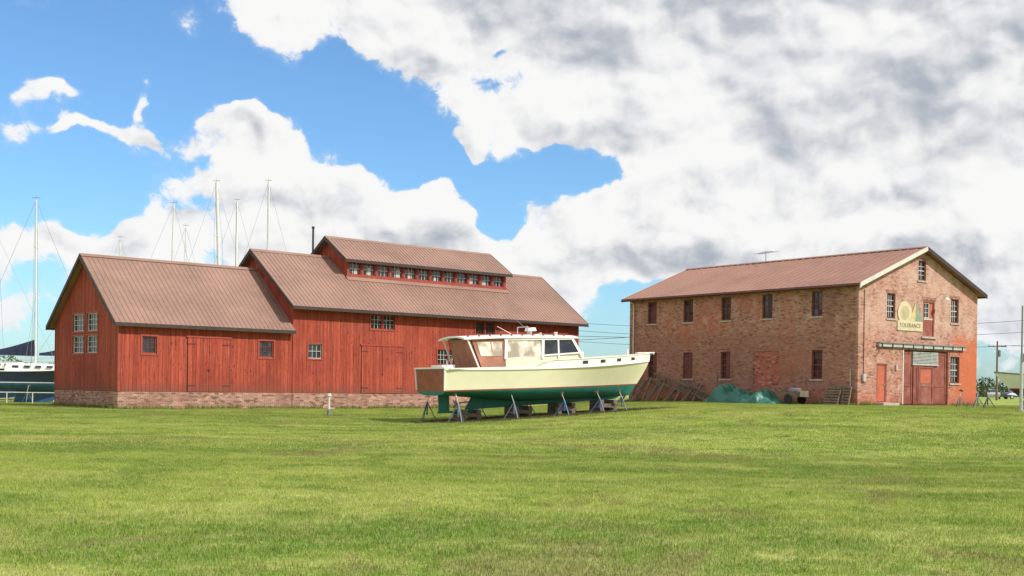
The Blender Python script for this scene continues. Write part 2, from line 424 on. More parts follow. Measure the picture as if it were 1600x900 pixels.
topog=lambda v:(e3+(v-MV+.4)*s3 if v<m_ else e3+(MVF+.4-v)*s3)-TH-.02
wall(mb,Tg(M1),MV,MVF,8.0,topog,[m_],[],'siding'); wall(mb,Tg(M2),MV,MVF,8.0,topog,[m_],[],'siding')
wall(mb,Tn(MVF),M1,M2,8.0,topo,[],[],'siding')
for (u,v) in ((0,0),(0,Wd)):
    mb.box(u-.03,u+.10,v-.03,v+.10 if v<1 else v+.03,FB+.03,topn(0)-.05,'trimred')
mb.obj('walls',barn)
mb=MB()
for h in hn: window(mb,Tn(0),h,3,3,'trimred','muntin_dk',casing=(.1,'trimred'))
for h in hg: window(mb,Tg(0),h,4,3,'muntin','muntin',casing=(.1,'trimred'),fw=.05)
window(mb,Tn(VW),hm[0],3,2,'muntin','muntin',casing=(.1,'trimred'),fw=.04)
for h in hm[1:]:
    a,b,c,d=h; mid=(a+b)/2; mm='muntin' if h is hm[1] or h is hm[2] else 'muntin_dk'
    for hh in ((a,mid-.04,c,d),(mid+.04,b,c,d)): window(mb,Tn(VW),hh,3,3,'trimred',mm,fw=.05)
    tbox(mb,Tn(VW),mid-.04,mid+.04,c,d,.0,.14,'trimred')
    q=.1;T=Tn(VW)
    tbox(mb,T,a-q,a-.002,c-q,min(d+q,6.15),-.035,.03,'trimred'); tbox(mb,T,b+.002,b+q,c-q,min(d+q,6.15),-.035,.03,'trimred'); tbox(mb,T,a,b,c-q,c-.002,-.032,.03,'trimred')
for i,h in enumerate(hmon):
    window(mb,Tn(MV),h,3,2,'trimred','muntin',fw=.035,mw=.04)
    u=h[1]+pit*.1; tbox(mb,Tn(MV),u-.05,u+.05,8.75,9.72,-.03,0.02,'trimred')
    if i in (0,1,3,4,6,9,10):  # pale slips in some panes stand in for sky reflections
        w_=h[1]-h[0]; q0=random.uniform(.05,.5)*w_; tbox(mb,Tn(MV),h[0]+q0,h[0]+q0+random.uniform(.2,.4)*w_,8.9,9.0+random.uniform(.15,.45),.085,.095,'galv')
tbox(mb,Tn(MV),M1-.05,M2+.05,8.68,8.82,-.05,.02,'trimred'); tbox(mb,Tn(MV),M1-.05,M2+.05,9.68,9.8,-.03,.02,'trimred')
mb.obj('windows',barn)
mb=MB()
def barndoor(T,a,b,c,d):
    mid=(a+b)/2
    for p,q in ((a,mid-.012),(mid+.012,b)):
        tbox(mb,T,p,q,c,d,-.045,-.004,'door')
        s=1 if p==a else -1; e=p if p==a else q
        for w in (c+.35,d-.36): tbox(mb,T,min(e,e+s*.5),max(e,e+s*.5),w-.022,w+.022,-.06,-.047,'iron')
    for p,q in ((a-.05,a-.02),(b+.02,b+.05)): tbox(mb,T,p,q,c-.02,d+.02,-.012,-.004,'iron')
    tbox(mb,T,a-.1,b+.1,d+.01,d+.11,-.075,-.004,'trimred')
    tbox(mb,T,mid-.035,mid+.035,c+1.2,c+1.32,-.1,-.052,'iron')
barndoor(Tn(0),4.19,6.87,1.0,4.12); barndoor(Tn(VW),16.35,19.6,1.0,4.05)
mb.obj('barn_doors',barn)
mb=MB(); P=lambda u,v,z:(u,v,z)
roofslab(mb,P,-.4,L1-.0,-.4,eW,Wd/2,aW,TH,'barnroof',rake=(True,False))
roofslab(mb,P,-.4,L1-.0,Wd+.4,eW,Wd/2,aW,TH,'barnroof',rake=(True,False))
roofslab(mb,P,L1-.4,L2+.4,V0-.4,e2,m_,a2,TH,'barnroof'); roofslab(mb,P,L1-.4,L2+.4,V0+Wm+.4,e2,m_,a2,TH,'barnroof')
roofslab(mb,P,M1-.4,M2+.25,MV-.4,e3,m_,a3,TH,'barnroof'); roofslab(mb,P,M1-.4,M2+.25,MVF+.4,e3,m_,a3,TH,'barnroof')
for a,b,v,z in ((-.42,L1,Wd/2,aW),(L1-.42,L2+.42,m_,a2),(M1-.42,M2+.27,m_,a3)):
    for s in(-1,1):
        mb.hexa([(a,v,z+.04),(b,v,z+.04),(b,v+s*.2,z-.12),(a,v+s*.2,z-.12),(a,v,z+.06),(b,v,z+.06),(b,v+s*.2,z-.1),(a,v+s*.2,z-.1)],'barnroof')
zz=e2+(MV-V0+.4)*sM
mb.hexa([(M1-.1,MV-.25,zz-.25*sM+.045),(M2+.1,MV-.25,zz-.25*sM+.045),(M2+.1,MV-.01,zz+.045),(M1-.1,MV-.01,zz+.045),
 (M1-.1,MV-.25,zz-.25*sM+.06),(M2+.1,MV-.25,zz-.25*sM+.06),(M2+.1,MV-.01,zz+.14),(M1-.1,MV-.01,zz+.14)],'barnroof')
mb.obj('roof',barn)
mb=MB(); mb.cyl((16.5,6.,8.5),(16.5,6.,12.1),.07,.07,'iron',10); mb.cyl((16.5,6.,12.1),(16.5,6.,12.25),.10,.10,'iron',10); mb.obj('stovepipe',barn)

# ------------------------------------------------------------------ brick building
bb=empty('brick_building',(19.481,69.7212,.8848),2.2232-math.pi/2)
QL=18.8956; QW=11.8153; qe=6.9; qa=9.4; sQ=(qa-qe)/(QW/2+.4)
Tf=lambda u,w,d:(u,d,w)
Tl=lambda u,w,d:(d,u,w)
fh=[(2.62,3.41,5.07,6.52),(8.99,9.80,5.07,6.52),(5.62,6.37,7.45,8.62),(6.1,7.3,4.15,6.3),(9.0,9.95,1.4,3.0),(1.70,2.66,.24,2.44),(4.26,8.69,.06,3.3)]
lh=[(16.28,17.14,5.17,6.63),(12.91,13.78,5.17,6.63),(9.64,10.45,5.17,6.63),(6.28,7.09,5.17,6.63),(2.54,3.33,5.17,6.63),
    (16.21,17.07,1.5,3.2),(12.90,13.76,1.5,3.2),(9.63,10.44,1.5,3.2),(2.48,3.27,1.5,3.2),(5.67,7.73,1.12,3.18)]
topf=lambda u:(qe+(u+.4)*sQ if u<QW/2 else qe+(QW+.4-u)*sQ)-.16
topl=lambda u: qe+.4*sQ-.16
mb=MB()
wall(mb,Tf,0,QW,-1.2,topf,[QW/2],fh,'brick',.2); wall(mb,Tl,0,QL,-1.2,topl,[],lh,'brick',.2)
wall(mb,lambda u,w,d:(QW-d,u,w),0,QL,-1.2,topl,[],[],'brick'); wall(mb,lambda u,w,d:(u,QL-d,w),0,QW,-1.2,topf,[QW/2],[],'brick')
mb.box(-.07,-.003,-.003,QL,6.72,6.9,'brick')
for a,b,c,d in lh[:9]:
    tbox(mb,Tl,a-.12,b+.12,d+.003,d+.2,-.012,.1,'head')
for a,b,c,d in fh[:5]:
    tbox(mb,Tf,a-.12,b+.12,d+.003,d+.2,-.012,.1,'head')
a,b,c,d=lh[9]; mb.poly([Tl(a,c,.04),Tl(b,c,.04),Tl(b,d,.04),Tl(a,d,.04)],'brickpatch')
mb.obj('walls',bb)
mb=MB()
for i,h in enumerate(lh[:9]):
    window(mb,Tl,h,2,4,'muntin_dk','muntin_dk',dep=.12,fw=.09,mw=.05,meet=True,sill='stone')
    if i in (0,5,6,7,3):
        a,b,c,d=h; mmid=(a+b)/2
        tbox(mb,Tl,a+.09,mmid if i!=6 else b-.09,c+.09,d-.09,.09,.105,'muntin_dk' if i!=3 else 'iron')
for i in (0,1,2,4): window(mb,Tf,fh[i],3 if i!=2 else 2,4,'muntin_dk','muntin',dep=.12,fw=.08,mw=.03,meet=True,sill='stone')
mb.obj('windows',bb)
mb=MB()
a,b,c,d=fh[3]
tbox(mb,Tf,a,b,c,d,.16,.19,'interior')
tbox(mb,Tf,a,a+.12,c,d,.0,.15,'rustdoor'); tbox(mb,Tf,b-.12,b,c,d,.0,.15,'rustdoor'); tbox(mb,Tf,a+.12,b-.12,d-.12,d,.0,.15,'rustdoor')
tbox(mb,Tf,a+.12,b-.12,c,c+1.0,.05,.12,'rustdoor'); tbox(mb,Tf,a+.12,b-.12,c+1.0,c+1.08,.04,.13,'muntin')
window(mb,Tf,(a+.14,b-.5,c+1.1,d-.14),2,3,'muntin','muntin',dep=.1,fw=.05)
tbox(mb,Tf,b-.5,b-.12,c+1.08,d-.12,.06,.12,'orangedoor')
tbox(mb,Tf,a-.15,b+.1,c-.12,c-.004,-.1,.1,'stone')
a,b,c,d=fh[5]
tbox(mb,Tf,a+.08,b-.08,c+.02,d-.08,.06,.12,'orangedoor'); tbox(mb,Tf,a,a+.078,c,d,.02,.14,'rustdoor'); tbox(mb,Tf,b-.078,b,c,d,.02,.14,'rustdoor'); tbox(mb,Tf,a+.08,b-.08,d-.078,d,.02,.14,'rustdoor')
for z0,z1 in ((.45,1.1),(1.25,2.2)):
    tbox(mb,Tf,a+.2,b-.2,z0,z1,.05,.059,'orangedoor')
tbox(mb,Tf,b-.2,b-.14,1.2,1.26,.01,.06,'galv')
tbox(mb,Tf,a-.25,b+.3,-.3,.2,-.7,-.005,'stone')
a,b,c,d=fh[6]
tbox(mb,Tf,a,b,c,d,.19,.21,'interior')
cuts=[a+.02,a+1.0,5.75,7.3,b-.02]
for i in range(4):
    p,q=cuts[i],cuts[i+1]; dd=.05 if i in(1,2) else .1; tp=d-.05 if i in (0,3) else 2.42
    tbox(mb,Tf,p+.01,q-.01,c+.04,tp,dd,dd+.05,'rustdoor')
    for w in (c+.1,c+1.1,tp-.16): tbox(mb,Tf,p+.03,q-.03,w,w+.1,dd-.025,dd-.003,'rustdoor')
    for u in (p+.03,q-.13): tbox(mb,Tf,u,u+.1,c+.1,tp-.05,dd-.03,dd-.003,'rustdoor')
    if i in(1,2): tbox(mb,Tf,p+.25,q-.25,c+1.3,tp-.25,dd-.012,dd-.003,'orangedoor')
p,q=5.2,7.75
for i in range(9):
    w=2.47+i*.085; tbox(mb,Tf,p,q,w,w+.055,.0,.06,'galv')
tbox(mb,Tf,p-.04,q+.04,2.42,2.47,-.02,.08,'galv')
tbox(mb,Tf,1.75,10.35,3.42,3.62,-.16,-.01,'galv'); tbox(mb,Tf,1.7,10.4,3.62,3.66,-.24,-.01,'grey')
for i in range(9):
    u=1.95+i*1.0; tbox(mb,Tf,u,u+.08,3.3,3.6,-.19,-.161,'iron')
tbox(mb,Tf,4.16,4.255,.0,3.3,-.03,.05,'rakewhite'); tbox(mb,Tf,8.70,8.78,.0,3.3,-.03,.05,'rustdoor')
mb.obj('doors',bb)
mb=MB(); PQ=lambda y,x,z:(x,y,z)
roofslab(mb,PQ,-.4,QL+.4,-.4,qe,QW/2,qa,.1,'qroof',rib=.55,trim='rakewhite',rake=(True,True))
roofslab(mb,PQ,-.4,QL+.4,QW+.4,qe,QW/2,qa,.1,'qroof',rib=.55,trim='fascia',rake=(True,True))
for s in(-1,1):
    a,b,v,z=-.42,QL+.42,QW/2,qa
    mb.hexa([(v,a,z+.04),(v,b,z+.04),(v+s*.2,b,z-.05),(v+s*.2,a,z-.05),(v,a,z+.07),(v,b,z+.07),(v+s*.2,b,z-.02),(v+s*.2,a,z-.02)],'qroof')
mb.cyl((-.49,-.35,6.80),(-.49,QL+.35,6.80),.05,.05,'muntin_dk',8)
mb.box(-.47,-.40,-.46,-.40,6.62,6.86,'rakewhite')
mb.obj('roof',bb)
mb=MB()
mb.cyl((-.12,QL-.5,-.1),(-.12,QL-.5,6.5),.05,.05,'rakewhite',8); mb.cyl((-.12,QL-.5,6.5),(-.48,QL-.4,6.8),.05,.05,'rakewhite',8)
mb.cyl((-.07,.45,1.0),(-.07,.45,2.1),.03,.03,'galv',6)
mb.obj('downpipe',bb)
mb=MB()
mb.cyl((5.9,12.,9.3),(5.9,12.,10.1),.025,.02,'grey',6)
mb.beam((5.4,11.0,10.0),(6.3,13.0,10.05),.03,.03,'grey')
for i in range(6):
    t=i/5; c0=Vector((5.4,11.,10.))*(1-t)+Vector((6.3,13.,10.05))*t; mb.beam(c0+Vector((-.5,.22,0))*(1-.4*t),c0-Vector((-.5,.22,0))*(1-.4*t),.02,.02,'grey')
mb.obj('roof_antenna',bb)
mb=MB()
pts=[(7.5,-.01,6.55),(7.5,-.35,6.72),(7.5,-.6,6.66),(7.5,-.68,6.5)]
for p,q in zip(pts,pts[1:]): mb.cyl(p,q,.02,.02,'galv',6)
mb.cyl((7.5,-.68,6.5),(7.5,-.68,6.36),.05,.17,'white',12); mb.obj('wall_lamp',bb)
mb=MB(); tbox(mb,Tf,.35,.6,1.4,1.8,-.14,-.004,'galv'); mb.cyl((.48,-.03,1.8),(.48,-.03,6.6),.018,.018,'iron',5); tbox(mb,Tf,3.45,3.6,2.1,2.4,-.1,-.004,'galv'); mb.obj('electrical_box',bb)
cream=paint('sign_cream',(.58,.50,.32),.85,.15,2.5,dirt=(.50,.40,.28)); ochre=paint('sign_ochre',(.47,.38,.23),.85,.2,3,dirt=(.5,.4,.27)); teal=paint('sign_teal',(.22,.28,.23),.85,.2,3,dirt=(.4,.36,.27)); yel=paint('sign_yellow',(.58,.46,.21),.85,.15,3)
mb=MB()
tbox(mb,Tf,3.58,6.02,4.42,5.0,-.06,-.004,cream)
def disc(cx,cz,r,d0,d1,m,n=32): mb.cyl((cx,d1,cz),(cx,d0,cz),r,r,m,n)
disc(4.28,5.45,.68,-.055,-.005,cream); disc(4.28,5.45,.42,-.062,-.0555,ochre)
def tri(p,d0,d1,m):
    a=[(x,d0,z) for x,z in p]; b=[(x,d1,z) for x,z in p]; mb.poly(a,m); mb.poly(b,m)
    for i in range(3): j=(i+1)%3; mb.poly([a[i],a[j],b[j],b[i]],m)
tri([(4.75,5.002),(5.3,6.1),(5.5,5.002)],-.058,-.006,yel); tri([(5.3,5.002),(5.34,6.1),(6.0,5.002)],-.066,-.0585,teal)
sg=mb.obj('sign_board',bb)
cu=bpy.data.curves.new('sign_text','FONT'); cu.body='TOLERANCE'; cu.size=.34; cu.extrude=.006; cu.align_x='CENTER'; cu.align_y='CENTER'; cu.space_character=1.1
to=bpy.data.objects.new('sign_text',cu); COL.objects.link(to); to.parent=bb; to.location=(4.8,-.07,4.73); to.rotation_euler=(R(90),0,0); cu.materials.append(paint('sign_letters',(.23,.21,.14),.8,.2))

# ------------------------------------------------------------------ hulls
def hull(mb,L,B,zs0,zs1,zr,tb,rake,mt,mbt,ms_,md,n=28,stripe=.05,sag=.12,bwf=.93,transom=None):
    def bs(t):
        if t<.45: return B/2*(tb+(1-tb)*math.sin(math.pi/2*t/.45))
        return B/2*max(0.,1-((t-.45)/.55)**2.4)
    def bw(t):
        if t<.40: return bs(t)*bwf
        return B/2*bwf*max(0.,1-((t-.40)/.59)**1.75)
    def zs(t): return zs0+(zs1-zs0)*t**1.6-sag*math.sin(math.pi*t)
    def zk(t): return zr*(.35+.65*sst(t/.45))*(1 if t<.75 else 1-.15*((t-.75)/.25)**2)
    def pt(t,k):
        if k<=5:
            q=k/5; y=bw(t)*math.sin(q*math.pi/2)**.9; z=zk(t)*math.cos(q*math.pi/2)**1.0
        elif k==6: y=bw(t)+(bs(t)-bw(t))*.03; z=stripe
        else:
            q=(k-6)/6; y0=bw(t); z=stripe+(zs(t)-stripe)*q; y=y0+(bs(t)-y0)*(.03+.97*q**1.15)
        Lz=L-rake*max(0,1-z/zs1)**1.25
        return Vector((t*Lz,y,z))
    K=13
    for s in (-1,1):
        base=len(mb.v)
        for i in range(n+1):
            for k in range(K):
                p=pt(i/n,k); mb.v.append((p.x,p.y*s,p.z))
        for i in range(n):
            for k in range(K-1):
                a=base+i*K+k
                mb.f.append((a,a+K,a+K+1,a+1) if s<0 else (a,a+1,a+K+1,a+K))
                mb.fm.append(mb.mi(mbt if k<5 else ms_ if k==5 else mt))
    for k in range(K-1):
        a=pt(0,k);b_=pt(0,k+1); mb.poly([(0,-a.y,a.z),(0,a.y,a.z),(0,b_.y,b_.z),(0,-b_.y,b_.z)],mbt if k<5 else (transom or mt))
    for i in range(n):
        a=pt(i/n,K-1);b_=pt((i+1)/n,K-1)
        c1=.06*(a.y/(B/2)); c2=.06*(b_.y/(B/2))
        for s in(-1,1):
            mb.poly([(a.x,0,a.z-.04+c1),(b_.x,0,b_.z-.04+c2),(b_.x,s*b_.y,b_.z-.04),(a.x,s*a.y,a.z-.04)],md)
    return bs,bw,zs,zk,pt
cream_h=paint('cream_topside',(.74,.70,.49),.22,.04,1.5,spec=.5); green_b=paint('green_antifouling',(.014,.16,.12),.6,.2,1.5,dirt=(.03,.13,.10)); redl=paint('red_boot_stripe',(.35,.05,.03),.4,.15)
wht=paint('yacht_white',(.80,.79,.75),.28,.04,1.2); mahog=paint('varnished_mahogany',(.24,.05,.028),.25,.35,3.); canvas=paint('brown_canvas',(.36,.15,.10),.8,.25,2.)
vinyl=glassmat('clear_vinyl',(.36,.30,.24),.5); decktan=paint('deck_paint',(.52,.47,.36),.6,.1)
phi=R(27)
YM=Matrix.Translation((-3.48,52.93,1.44))@Matrix.Rotation(phi,4,'Z')@Matrix.Rotation(R(-2.3),4,'Y')
yacht=empty('motor_yacht',mat=YM)
mb=MB(); YL=11.15
bs,bw,zs,zk,pt=hull(mb,YL,3.75,.95,1.12,-.55,.86,.75,cream_h,green_b,redl,decktan,n=40,sag=.10,transom=mahog)
hu=mb.obj('hull',yacht,smooth=True)
hu.modifiers.new('e','EDGE_SPLIT').split_angle=R(40)
mb=MB()
def hb(t): return .30*sst((t-.36)/.10)
n=48
for s in(-1,1):
    for i in range(n):
        t0,t1=i/n,(i+1)/n; a=pt(t0,12);b_=pt(t1,12)
        mb.hexa([(a.x,s*(a.y-.01),a.z-.05),(b_.x,s*(b_.y-.01),b_.z-.05),(b_.x,s*(b_.y+.035),b_.z-.05),(a.x,s*(a.y+.035),a.z-.05),
                 (a.x,s*(a.y-.01),a.z+.02),(b_.x,s*(b_.y-.01),b_.z+.02),(b_.x,s*(b_.y+.035),b_.z+.02),(a.x,s*(a.y+.035),a.z+.02)],wht)
        h0,h1=hb(t0),hb(t1)
        if h1>.005:
            o0,o1=.02,.02
            mb.hexa([(a.x,s*(a.y-.05),a.z+.02),(b_.x,s*(b_.y-.05),b_.z+.02),(b_.x,s*(b_.y+.0),b_.z+.02),(a.x,s*(a.y+.0),a.z+.02),
                     (a.x+h0*.25*t0,s*max(0,a.y-.03),a.z+.02+h0),(b_.x+h1*.25*t1,s*max(0,b_.y-.03),b_.z+.02+h1),(b_.x+h1*.25*t1,s*(b_.y+o1),b_.z+.02+h1),(a.x+h0*.25*t0,s*(a.y+o0),a.z+.02+h0)],wht)
        if h1>.2:
            mb.hexa([(a.x+h0*.25*t0,s*max(0,a.y-.05),a.z+.022+h0),(b_.x+h1*.25*t1,s*max(0,b_.y-.05),b_.z+.022+h1),(b_.x+h1*.25*t1,s*(b_.y+.05),b_.z+.022+h1),(a.x+h0*.25*t0,s*(a.y+.05),a.z+.022+h0),
                     (a.x+h0*.25*t0,s*max(0,a.y-.05),a.z+.05+h0),(b_.x+h1*.25*t1,s*max(0,b_.y-.05),b_.z+.05+h1),(b_.x+h1*.25*t1,s*(b_.y+.05),b_.z+.05+h1),(a.x+h0*.25*t0,s*(a.y+.05),a.z+.05+h0)],wht)
    for t in (.60,.69,.78,.87):
        a=pt(t-.012,12);b_=pt(t+.012,12)
        mb.hexa([(a.x,s*(a.y+.005),a.z+.11),(b_.x,s*(b_.y+.005),b_.z+.11),(b_.x,s*(b_.y+.03),b_.z+.11),(a.x,s*(a.y+.03),a.z+.11),
                 (a.x,s*(a.y+.01),a.z+.24),(b_.x,s*(b_.y+.01),b_.z+.24),(b_.x,s*(b_.y+.038),b_.z+.24),(a.x,s*(a.y+.038),a.z+.24)],'glass')
for i in range(18,n):
    t0,t1=i/n,(i+1)/n; a=pt(t0,12);b_=pt(t1,12); h0,h1=hb(t0)-.03,hb(t1)-.03
    for s in(-1,1):
        mb.poly([(a.x,0,a.z+h0+.10*a.y/1.9),(b_.x,0,b_.z+h1+.10*b_.y/1.9),(b_.x,s*b_.y*.98,b_.z+h1),(a.x,s*a.y*.98,a.z+h0)],decktan)
a=pt(0,12)
mb.box(-.06,.10,-a.y-.03,a.y+.03,a.z+.0,a.z+.07,wht)
for s in(-1,1): mb.beam((-.02,s*(a.y-.02),a.z),(-.02,s*(bw(0)),.04),.05,.07,wht)
mb.box(.15,4.3,-bs(.2)+.05,-bs(.2)+.22,zs(.2)+.02,zs(.2)+.07,wht); mb.box(.15,4.3,bs(.2)-.22,bs(.2)-.05,zs(.2)+.02,zs(.2)+.07,wht)
zb=pt(1,12).z+.34
mb.box(YL-.7,YL+.25,-.11,.11,zb,zb+.05,wht); mb.cyl((YL+.2,-.10,zb-.03),(YL+.2,.10,zb-.03),.04,.04,'galv',8)
mb.cyl((YL-1.2,0,zb-.1),(YL-1.2,0,zb+.2),.05,.05,wht,8)
mb.box(.3,.9,-.6,.6,zs(0)+.0,zs(0)+.16,wht); mb.cyl((.25,-1.2,zs(0)),(.25,-1.2,zs(0)+.35),.03,.03,'galv',8)
mb.obj('deck_trim',yacht)
mb=MB(); hw0,hw1=1.38,1.22; zd=.90
xa,xm,xf=1.35,2.95,6.55; zc=1.30; zt=2.22
for s in(-1,1):
    mb.hexa([(xm,s*(hw0-.05),zd),(xf+.35,s*(hw0-.12),zd+.05),(xf+.35,s*(hw0-.07),zd+.05),(xm,s*hw0,zd),
             (xm,s*(hw0-.08),zc+.05),(xf+.3,s*(hw0-.16),zc+.22),(xf+.3,s*(hw0-.11),zc+.22),(xm,s*(hw0-.03),zc+.05)],cream_h)
    def Y(z): return hw0-.03-(z-zc)*.12
    for x0,x1,w in ((xm,xm+.1,.13),(4.75,4.85,.13),(xf+.22,xf-.28,.10),(5.55,5.6,.07)):
        mb.beam((x0,s*Y(zc),zc),(x1,s*Y(zt),zt),w,.07,wht,up=(0,1,0))
    mb.beam((xa+.35,s*Y(zc),zd),(xa-.15,s*Y(zt),zt),.06,.05,wht,up=(0,1,0))
    mb.poly([(xm+.1,s*(Y(zc)-.02),zc+.05),(4.78,s*(Y(zc)-.02),zc+.12),(4.82,s*(Y(zt)-.02),zt-.06),(xm+.12,s*(Y(zt)-.02),zt-.06)],vinyl)
    mb.poly([(4.8,s*(Y(zc)-.025),zc+.12),(xf+.2,s*(Y(zc)-.03),zc+.22),(xf-.25,s*(Y(zt)-.03),zt-.06),(4.85,s*(Y(zt)-.03),zt-.06)],'glass')
    mb.beam((xm,s*(Y(zt)-.0),zt-.06),(xf-.2,s*(Y(zt)-.0),zt-.06),.07,.1,wht)
    mb.beam((4.8,s*(Y(zc)),zc+.14),(xf+.25,s*(Y(zc)-.01),zc+.24),.05,.06,wht)
    pts0=[(xa+.45,zd+.02),(xm,zd+.02),(xm+.05,zt-.03),(xa+.05,zt-.03)]
    mb.poly([(x,s*(Y(z)-.03),z) for x,z in pts0],canvas)
    # clear panel sewn into the curtain
    mb.poly([(x,s*(Y(z)-.012),z) for x,z in ((xa+.45,zc+.15),(xm-.15,zc+.15),(xm-.12,zt-.16),(xa+.28,zt-.16))],vinyl)
    for q in (.5,):
        xx=xa+.45+(xm-xa-.45)*q; mb.beam((xx,s*(Y(zc)-.0),zd),(xx-.08,s*(Y(zt)-.0),zt),.04,.02,canvas,up=(0,1,0))
mb.poly([(xa+.45,-hw0+.08,zd),(xa+.45,hw0-.08,zd),(xa+.05,hw1-.1,zt-.03),(xa+.05,-hw1+.1,zt-.03)],canvas)
for y0,y1 in ((-1.15,-.42),(-.38,.38),(.42,1.15)):
    mb.poly([(xf+.27,y0,zc+.24),(xf+.27,y1,zc+.24),(xf-.23,y1,zt-.05),(xf-.23,y0,zt-.05)],'glass')
for y in (-1.19,-.4,.4,1.19): mb.beam((xf+.29,y,zc+.1),(xf-.21,y,zt),.07,.06,wht)
mb.box(xf+.2,xf+.34,-1.24,1.24,zd,zc+.25,cream_h)
mb.obj('wheelhouse',yacht)
mb=MB()
nx,ny=10,8; xr0,xr1=xa-.35,xf+.05
def rp(i,j,dz):
    u=i/nx;v=-1+2*j/ny; return (xr0+(xr1-xr0)*u,v*(1.36-.06*u),zt+.12-.11*v*v+.05*math.sin(math.pi*u)+dz)
for i in range(nx):
    for j in range(ny):
        mb.poly([rp(i,j,0),rp(i+1,j,0),rp(i+1,j+1,0),rp(i,j+1,0)],wht); mb.poly([rp(i,j,-.07),rp(i+1,j,-.07),rp(i+1,j+1,-.07),rp(i,j+1,-.07)],wht)
    for j in (0,ny): mb.poly([rp(i,j,0),rp(i+1,j,0),rp(i+1,j,-.07),rp(i,j,-.07)],wht)
for j in range(ny):
    for i in (0,nx): mb.poly([rp(i,j,0),rp(i,j+1,0),rp(i,j+1,-.07),rp(i,j,-.07)],wht)
for s in(-1,1):
    for k in range(10):
        x0=xr0+.3+k*.52; mb.box(x0,x0+.06,s*1.05-.025,s*1.05+.025,zt+.05,zt+.15,mahog)
    mb.box(xr0+.25,xr0+5.2,s*1.05-.02,s*1.05+.02,zt+.15,zt+.175,mahog)
mb.cyl((4.9,0,zt+.1),(4.9,0,zt+.32),.06,.06,wht,8); mb.cyl((4.9,0,zt+.32),(4.9,0,zt+.47),.27,.23,wht,20)
mb.cyl((4.5,-.5,zt+.1),(4.5,-.5,zt+.5),.025,.025,'galv',8); mb.cyl((4.5,.5,zt+.1),(4.5,.5,zt+.5),.025,.025,'galv',8); mb.cyl((4.5,-.5,zt+.5),(4.5,.5,zt+.5),.025,.025,'galv',8)
mb.cyl((5.3,.4,zt+.14),(5.65,.4,zt+.2),.03,.07,'galv',8); mb.cyl((4.55,-.2,zt+.45),(4.1,-.2,zt+.8),.012,.008,'grey',5); mb.cyl((4.3,.3,zt+.1),(3.4,.3,zt+.55),.015,.01,wht,5)
mb.cyl((5.9,-.5,zt+.12),(5.9,-.5,zt+.25),.07,.09,wht,10)
mb.obj('hardtop',yacht)
mb=MB()
mb.hexa([(1.6,-.06,-.85),(9.2,-.06,-.62),(9.2,.06,-.62),(1.6,.06,-.85),(2.0,-.08,-.2),(9.6,-.08,-.4),(9.6,.08,-.4),(2.0,.08,-.2)],green_b)
mb.box(.35,.85,-.03,.03,-.92,-.12,green_b); mb.box(.3,1.9,-.05,.05,-.97,-.88,green_b)
mb.cyl((1.1,0,-.55),(2.2,0,-.5),.03,.03,'galv',8)
for i in range(4):
    a=i*math.pi/2+.4; d=Vector((0,math.cos(a),math.sin(a))); e=Vector((0,-math.sin(a),math.cos(a))); c0=Vector((1.15,0,-.55))
    mb.poly([c0+d*.04-e*.04,c0+d*.2-e*.11+Vector((.04,0,0)),c0+d*.27,c0+d*.2+e*.11-Vector((.04,0,0)),c0+d*.04+e*.04],'grey')
mb.obj('keel_and_rudder',yacht)

standm=paint('boat_stand_paint',(.13,.17,.21),.5,.3,4,dirt=(.2,.1,.06)); bluem=paint('boat_stand_blue',(.07,.15,.28),.5,.25,4)
def stand(px,py,tx,ty,tz,mat=None):
    z0=gz(px,py); e=empty('boat_stand',(px,py,z0)); mb=MB(); mt=mat or standm
    top=Vector((tx-px,ty-py,tz-z0)); h=top.z
    dirv=Vector((top.x,top.y,0))
    ap=Vector((0,0,h*.66))
    for a in range(3):
        an=math.atan2(dirv.y,dirv.x)+math.pi+a*2*math.pi/3; f=Vector((math.cos(an)*.42,math.sin(an)*.42,.0))
        mb.cyl(f,ap,.022,.026,mt,6); mb.cyl(f*.6+ap*.4,Vector((0,0,h*.26)),.014,.014,mt,5)
        mb.box(f.x-.06,f.x+.06,f.y-.06,f.y+.06,-.01,.012,mt)
    mb.cyl((0,0,h*.2),ap,.035,.035,mt,8); mb.cyl(ap,top-dirv*.1,.018,.018,'galv',6)
    dn=(dirv.normalized()*.55+Vector((0,0,1))).normalized()
    q=top-dn*.03; mb.cyl(q,q+dn*.05,.13,.13,'wood',4)
    mb.obj('frame',e)
    return e
for x in (.55,3.1,5.6,7.6,9.0):
    for s in (-1,1):
        t=x/YL; yy=bw(t); zz=zk(t)*.45
        c=YM@Vector((x,s*yy*.86,zz)); bpt=YM@Vector((x,s*(yy*.86+.32),0))
        stand(bpt.x,bpt.y,c.x,c.y,c.z,bluem if x in(5.6,7.6) else standm)
for x in (1.7,4.2,6.4,8.6):
    c=YM@Vector((x,0,-.86+(x-1.6)*.03)); z0=gz(c.x,c.y); e=empty('keel_block',(c.x,c.y,z0),phi); mb=MB(); H_=c.z-z0+.02
    nl=max(2,round(H_/.16)); hh=H_/nl
    for k in range(nl):
        if k%2==0:
            for o_ in(-.35,.35): mb.box(o_-.09,o_+.09,-.5,.5,k*hh,(k+1)*hh-.004,'wood')
        else:
            for o_ in(-.3,.3): mb.box(-.5,.5,o_-.09,o_+.09,k*hh,(k+1)*hh-.004,'wood')
    mb.obj('timbers',e)

